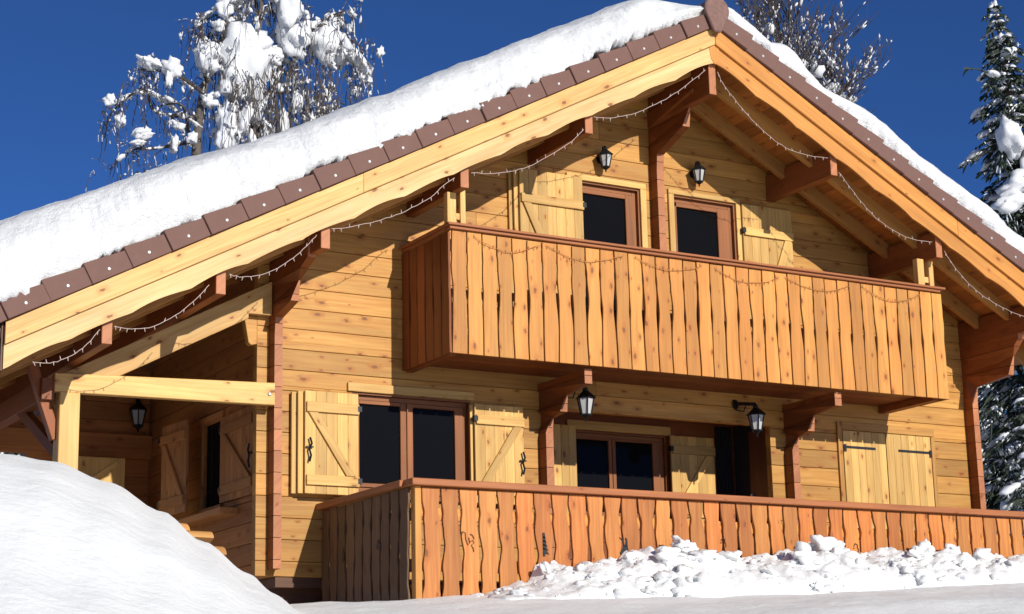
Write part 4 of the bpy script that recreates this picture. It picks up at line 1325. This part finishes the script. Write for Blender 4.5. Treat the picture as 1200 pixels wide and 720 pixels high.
# finer sideways sprays at the left
for i in range(260):
    s = rb.choice(tips).copy()
    if s.x > 0.2 and rb.random() < 0.7: continue
    d = Vector((rb.uniform(-.8, 0.7), rb.uniform(-.6, .6), rb.uniform(-.7, .8))).normalized() * rb.uniform(0.2, 0.5)
    pts = [s, s + d * 0.5 + Vector((0, 0, .03)), s + d + Vector((0, 0, -0.10))]
    mb.tube(pts, [0.008, 0.006, 0.004], 3)
    if rb.random() < 0.2: snow_bits.append((pts[2], rb.uniform(0.012, 0.03)))
    if rb.random() < 0.15: snow_bits.append((pts[1], rb.uniform(0.015, 0.04)))
mb.build('crown', M['twig_frost'], birch)
for q, r_ in snow_bits: sn.blob(q + Vector((0, 0, r_ * .4)), r_, (rb.uniform(.7, 1.6), 1, rb.uniform(0.8, 2.4)), 0.8, 1.5, 1 if r_ < 0.04 else 2, Matrix.Rotation(rb.uniform(-.8, .8), 3, 'Y'), True)
masses = [((5.05, 10.75), 0.44, (0.85, .8, 1.25), 20), ((5.22, 11.28), 0.27, (1.1, .9, .8), 0), ((4.86, 10.4), 0.25, (.9, .8, 1.0), 10), ((5.88, 11.95), 0.24, (.8, .8, 1.6), -10), ((5.8, 12.5), 0.25, (.9, .8, 1.5), -12), ((6.02, 11.45), 0.24, (1.0, .8, 1.2), 5),
          ((6.68, 11.50), 0.28, (1.15, .8, 1.1), 0), ((7.0, 11.45), 0.23, (1.25, .8, .9), -25), ((7.36, 11.2), 0.19, (1.7, .7, .55), -38), ((7.55, 10.98), 0.08, (1, 1, 1.3), 0),
          ((4.44, 10.93), 0.15, (1, .8, 1.0), 0), ((4.2, 10.75), 0.17, (.9, .8, 1.15), 15), ((4.33, 10.6), 0.13, (1.2, .8, .8), 0), ((4.52, 11.45), 0.09, (1, .8, 1), 0), ((4.6, 11.75), 0.12, (1, .8, 1.2), 0),
          ((3.62, 10.45), 0.15, (1.0, .8, .95), 10), ((3.22, 10.52), 0.13, (1.4, .8, .6), -15), ((3.55, 10.2), 0.07, (.7, .8, 1.8), 0), ((2.52, 9.68), 0.085, (1, .8, 1), 0), ((2.74, 9.35), 0.08, (1, .8, 1.2), 0), ((3.1, 9.1), 0.11, (1.5, .8, .75), 20), ((2.98, 8.9), 0.07, (1.5, .8, .6), 10),
          ((3.8, 9.42), 0.085, (1.4, .8, .7), -20), ((4.02, 9.15), 0.08, (.9, .8, 1.2), -20), ((3.7, 9.0), 0.09, (.6, .8, 1.5), 0), ((4.42, 10.0), 0.13, (1, .8, .9), 0), ((4.72, 9.5), 0.20, (.8, .7, 1.5), 12), ((4.6, 9.15), 0.14, (.8, .7, 1.3), 0), ((5.35, 10.0), 0.17, (.6, .8, 1.6), -18), ((5.0, 9.6), 0.16, (.6, .7, 1.8), -14),
          ((5.8, 9.75), 0.13, (.7, .7, 1.7), 5), ((6.1, 10.2), 0.12, (.7, .7, 1.6), -12), ((5.55, 9.5), 0.12, (.6, .7, 1.7), 8), ((6.6, 10.0), 0.10, (.7, .7, 1.5), 10), ((5.2, 9.2), 0.12, (.6, .7, 1.7), 8), ((6.85, 10.15), 0.09, (.7, .7, 1.4), 0),
          ((4.12, 11.42), 0.05, (1, 1, 1), 0), ((4.9, 12.1), 0.16, (1.4, .8, .7), 30), ((5.3, 12.6), 0.2, (1.4, .8, .7), 0), ((5.6, 11.05), 0.16, (1.2, .8, .9), 0), ((6.35, 11.75), 0.13, (1.4, .8, .6), 20)]
for (x, z), r_, ax, an in masses:
    sn.blob(Vector((x, BY_ + rb.uniform(-.4, -.1), z)) - Tb, r_ * 1.22, ax, 0.62, 1.7, 3, Matrix.Rotation(radians(-an), 3, 'Y'), False)
    for q in range(3):
        a = rb.uniform(0, 6.28)
        sn.blob(Vector((x + r_ * 0.85 * cos(a) * ax[0], BY_ + rb.uniform(-.3, .05), z + r_ * 0.8 * sin(a) * ax[2])) - Tb, r_ * rb.uniform(0.25, 0.5), (1, 1, 1.1), 0.5, 1.5, 2)
for l in limbs:                  # snow lying along the tops of the limbs
    p = smooth_path([Vector((q[0], BY_, q[1])) - Tb for q in l], 4)
    for a, c in zip(p, p[1:]):
        if rb.random() < 0.6:
            d = (c - a).normalized()
            if abs(d.z) > 0.8: continue
            sn.blob((a + c) / 2 + Vector((0, rb.uniform(-.2, .2), 0.045)), rb.uniform(0.035, 0.075), (rb.uniform(1.6, 2.6), 1, 0.7), 0.7, 1.6, 2, d.to_track_quat('X', 'Z').to_matrix())
sn.build('snow_load', M['snow_tree'], birch, smooth=True)['kind'] = 'stuff'
mb = MB()
for i in range(130):            # thin twigs in front of the snow masses
    s = Vector((rb.uniform(4.7, 7.2), BY_ - rb.uniform(0.35, 0.6), rb.uniform(9.8, 11.0))) - Tb
    ln = rb.uniform(0.4, 1.3)
    dx = rb.uniform(-.3, .3)
    pts = [s, s + Vector((dx * .4, 0.02, -ln * .2)), s + Vector((dx * .8, 0, -ln * .6)), s + Vector((dx, 0.0, -ln))]
    mb.tube(pts, [0.010, 0.009, 0.007, 0.004], 3)
mb.build('hanging_twigs', M['twig'], birch)

# bare tree behind the ridge
rt_ = random.Random(41)
bare = thing('bare_tree', (16.45, 12.0, 0.7), 'leafless tree with snow flecked upright branches behind the roof ridge', 'tree')
Tr = Vector((16.9, 12.0, 0.7))
mb = MB(); mb.tube([(0, 0, -0.5), (0.1, 0, 4), (-0.05, 0.1, 8), (0.1, 0, 10.6)], [0.2, 0.16, 0.11, 0.07], 8)
mb.build('trunk', M['birchbark'], bare, smooth=True)
mb = MB(); sn = MB()
def grow(p, d, ln, r_, lev):
    if p.x > 1.75: return
    pts = [p]
    q = p.copy(); dd = d.copy()
    for k in range(4):
        dd = (dd + Vector((rt_.uniform(-.18, .18), rt_.uniform(-.18, .18), rt_.uniform(-.02, .16)))).normalized()
        q = q + dd * ln / 4
        pts.append(q.copy())
        if rt_.random() < 0.09: 
            rr_ = rt_.uniform(0.012, 0.042) * (1.3 if lev < 2 else 0.7)
            sn.blob(q + Vector((0, 0, rr_ * .5)), rr_, (rt_.uniform(1.4, 3.6), 1, rt_.uniform(.6, 1.1)), 0.8, 1.6, 1 if rr_ < .03 else 2, dd.to_track_quat('X', 'Z').to_matrix())
    mb.tube(pts, [max(0.0075, r_ * (1 - 0.16 * i)) for i in range(5)], 4 if lev < 2 else 3)
    if lev < 4:
        for k in range(5 if lev == 0 else (4 if lev == 1 else 3)):
            i = rt_.randint(1, 4)
            nd = (dd + Vector((rt_.uniform(-.9, .9), rt_.uniform(-.9, .9), rt_.uniform(-.25, .6)))).normalized()
            grow(pts[i], nd, ln * rt_.uniform(0.5, 0.75), max(r_ * 0.55, 0.0055), lev + 1)
for (dx, dz, h0, ln) in ((-0.55, 1, 9.4, 2.0), (-0.2, 1, 10.2, 2.2), (0.15, 1, 10.0, 2.3), (0.5, 1, 9.8, 2.1), (0.9, .8, 9.4, 2.0), (1.1, .45, 9.6, 1.6), (-0.8, .8, 9.6, 1.6), (0.6, .9, 9.0, 1.8), (.3, 1, 10.5, 1.8), (1.0, 0.7, 10.0, 1.7)):
    grow(Vector((0.05, 0, h0)), Vector((dx, rt_.uniform(-.3, .3), dz)).normalized(), ln, 0.035, 0)
for (x, z, r_, ax) in ((16.4, 12.75, .10, (1, 1, 1.3)), (18.0, 11.6, .20, (1.2, 1, .9)), (17.6, 12.0, .15, (1, 1, 1)), (18.45, 11.5, .12, (1.3, 1, .8)), (17.2, 12.1, .11, (1.2, 1, .8)), (18.0, 12.25, .09, (1.3, 1, .8))):
    sn.blob(Vector((x, 11.8, z)) - Tr, r_, ax, 0.5, 1.6, 2)
mb.build('crown', M['twig_bare'], bare)
sn.build('snow_load', M['snow_tree'], bare, smooth=True)['kind'] = 'stuff'

# spruces
def spruce(loc, height, rad, label, seed, top_pts=None, snow=0.6, big=(), z_from=0.12, step=0.28, group=None, dens=12, boughs=()):
    r_ = random.Random(seed)
    t_ = thing('spruce_tree', loc, label, 'tree', group)
    T = Vector(loc)
    path = top_pts or [Vector((0, 0, -0.5)), Vector((0.03, 0, height * 0.5)), Vector((0, 0, height))]
    tp = smooth_path(path, 6)
    mb = MB(); mb.tube(tp, [0.16 * (1 - i / (len(tp) - 1)) + 0.012 for i in range(len(tp))], 7)
    mb.build('trunk', M['sprucebark'], t_, smooth=True)
    def at(z):
        for a, c in zip(tp, tp[1:]):
            if a.z <= z <= c.z: return a.lerp(c, (z - a.z) / max(1e-6, c.z - a.z))
        return tp[-1]
    mb, sn = MB(), MB()
    z = height * z_from
    while z < height - 0.1:
        k = (height - z) / height
        L_ = rad * (k ** 0.75) + 0.12
        n = 4 if L_ < 0.5 else (6 if L_ < 1.2 else 7)
        a0 = r_.uniform(0, 6.28)
        for i in range(n):
            a = a0 + 2 * pi * i / n + r_.uniform(-.3, .3)
            ln = L_ * r_.uniform(0.42, 1.2)
            d = Vector((cos(a), sin(a), 0))
            p0 = at(z)
            pts = []
            for j in range(6):
                u = j / 5
                pts.append(p0 + d * ln * u + Vector((0, 0, ln * (0.10 * u - 0.55 * u * u + 0.12 * u ** 3) )))
            mb.tube(pts, [0.022 * min(1, ln) + 0.012] * 2 + [0.022, 0.02, 0.016, 0.008], 4)
            s = Vector((-sin(a), cos(a), 0))
            nt_ = int(5 + ln * dens)
            for q in range(nt_):
                u = r_.uniform(0.15, 1.0)
                i0 = min(4, int(u * 5)); c = pts[i0].lerp(pts[i0 + 1], u * 5 - i0)
                l2 = ln * 0.42 * (1.1 - u) + 0.10
                sd = r_.choice((-1, 1))
                e = c + s * sd * l2 * r_.uniform(.5, 1) + d * l2 * 0.55 + Vector((0, 0, -l2 * r_.uniform(.2, .9)))
                mb.tube([c, c.lerp(e, .5) + Vector((0, 0, .015)), e], [0.034, 0.032, 0.008], 3)
            if r_.random() < snow:
                for q in range(1 + int(ln * 1.8)):
                    u = r_.uniform(0.2, 0.95)
                    i0 = min(4, int(u * 5)); c = pts[i0].lerp(pts[i0 + 1], u * 5 - i0)
                    w_ = (0.05 + 0.10 * min(ln, 1.5)) * r_.uniform(.6, 1.25)
                    rm = Matrix.Rotation(a, 3, 'Z') @ Matrix.Rotation(0.45 * u + 0.1, 3, 'Y')
                    sn.blob(c + Vector((0, 0, w_ * 0.35)), w_, (1.5, 1.0, 0.6), 0.4, 1.5, 2, rm)
        z += step * r_.uniform(.75, 1.2) * (0.6 + 0.6 * k)
    for (q0, q1, thick) in boughs:
        a, c = Vector(q0) - T, Vector(q1) - T
        pts = [a.lerp(c, k / 7) + Vector((0, 0, 0.22 * sin(pi * k / 7))) for k in range(8)]
        mb.tube(pts, [0.035 - 0.003 * k for k in range(8)], 4)
        for q in range(int(26 * thick)):
            u = r_.uniform(0.25, 1.0); i0 = min(6, int(u * 7)); cc = pts[i0].lerp(pts[i0 + 1], u * 7 - i0)
            e = cc + Vector((r_.uniform(-.25, .15), r_.uniform(-.3, .3), -r_.uniform(0.15, 0.55) * thick))
            mb.tube([cc, cc.lerp(e, .5) + Vector((-.03, 0, .02)), e], [0.034, 0.030, 0.006], 3)
    for (x, y, zz, rr_, ax, an) in big:
        sn.blob(Vector((x, y, zz)) - T, rr_, ax, 0.5, 1.5, 3, Matrix.Rotation(radians(-an), 3, 'Y'))
    mb.build('crown', M['needle_frost'], t_)
    sn.build('snow_load', M['snow_tree'], t_, smooth=True)['kind'] = 'stuff'
    return t_
L0 = Vector((27.1, 16.0, 1.2))
spruce(tuple(L0), 15.7, 3.2, 'tall snowy spruce with a bent leader rising at the right edge', 3,
       [Vector((0, 0, -0.5)), Vector((0.05, 0, 6)), Vector((0.1, 0, 10.5)), Vector((0.04, 0, 12.3)), Vector((-0.07, 0, 13.5)), Vector((-0.18, 0, 14.6)), Vector((-0.31, 0, 15.7))], 0.5,
       big=((26.2, 15.2, 12.85, 0.36, (0.9, 0.9, 1.45), 14), (26.5, 15.4, 11.75, 0.42, (1.35, .9, .7), 26), (26.9, 15.3, 12.3, .3, (1, .9, 1.2), 0), (25.95, 15.2, 11.15, 0.35, (1.5, .9, .7), 25), (26.15, 15.6, 14.7, 0.12, (1.6, 1, .6), 0), (26.8, 16.0, 16.8, 0.12, (.8, .8, 1.3), 0), (26.85, 15.9, 15.9, 0.11, (1, 1, 1), 0), (26.98, 15.8, 15.45, .2, (1.2, 1, .7), 0)), step=0.33, dens=11, boughs=(((27.15, 16, 13.5), (25.75, 15.2, 12.15), 1.3), ((27.15, 16, 12.6), (25.7, 15.2, 11.1), 1.3), ((27.1, 16, 14.2), (26.1, 15.4, 13.2), 1.0), ((27.0, 16, 14.5), (25.3, 15.7, 14.72), 0.25), ((27.0, 16, 14.2), (25.8, 15.7, 14.3), 0.4), ((27.2, 16, 11.6), (25.9, 15.4, 10.2), 1.3)))
spruce((24.6, 19.0, 1.6), 10.3, 1.7, 'small snowy spruce whose thin tip shows just above the right roof edge', 8, None, 0.5, step=0.36)
BGS = [((29.5, 20.5, 1.9), 9.5, 2.4, 'shaded spruce nearest the right house corner, below the eaves', 11), ((33.5, 25.0, 2.4), 11.0, 2.6, 'dark spruce farthest right beneath the eaves', 12), ((27.0, 24.0, 2.2), 9.0, 2.4, 'dark snowy spruce seen past the house corner between two others', 13),
       ((24.2, 13.5, 1.0), 5.2, 1.7, 'low snow bowed spruce just above the porch rail at the right', 14)]
for p, h, r_, lb, sd in BGS:
    spruce(p, h, r_, lb, sd, None, 0.75, group='spruces behind the right corner of the chalet', z_from=0.04, step=0.42)
LFT = [((2.4, 20.5, 2.0), 6.0, 2.2, 'leftmost of the dark spruces glimpsed under the carport beam', 33), ((3.8, 21.5, 2.2), 6.5, 2.2, 'middle one of the dark spruces glimpsed under the carport beam', 31), ((5.0, 20.5, 2.0), 6.0, 2.0, 'rightmost of the dark spruces glimpsed under the carport beam', 32)]
for p, h, r_, lb, sd in LFT:
    spruce(p, h, r_, lb, sd, None, 0.5, group='spruces behind the carport', z_from=0.03, step=0.42)
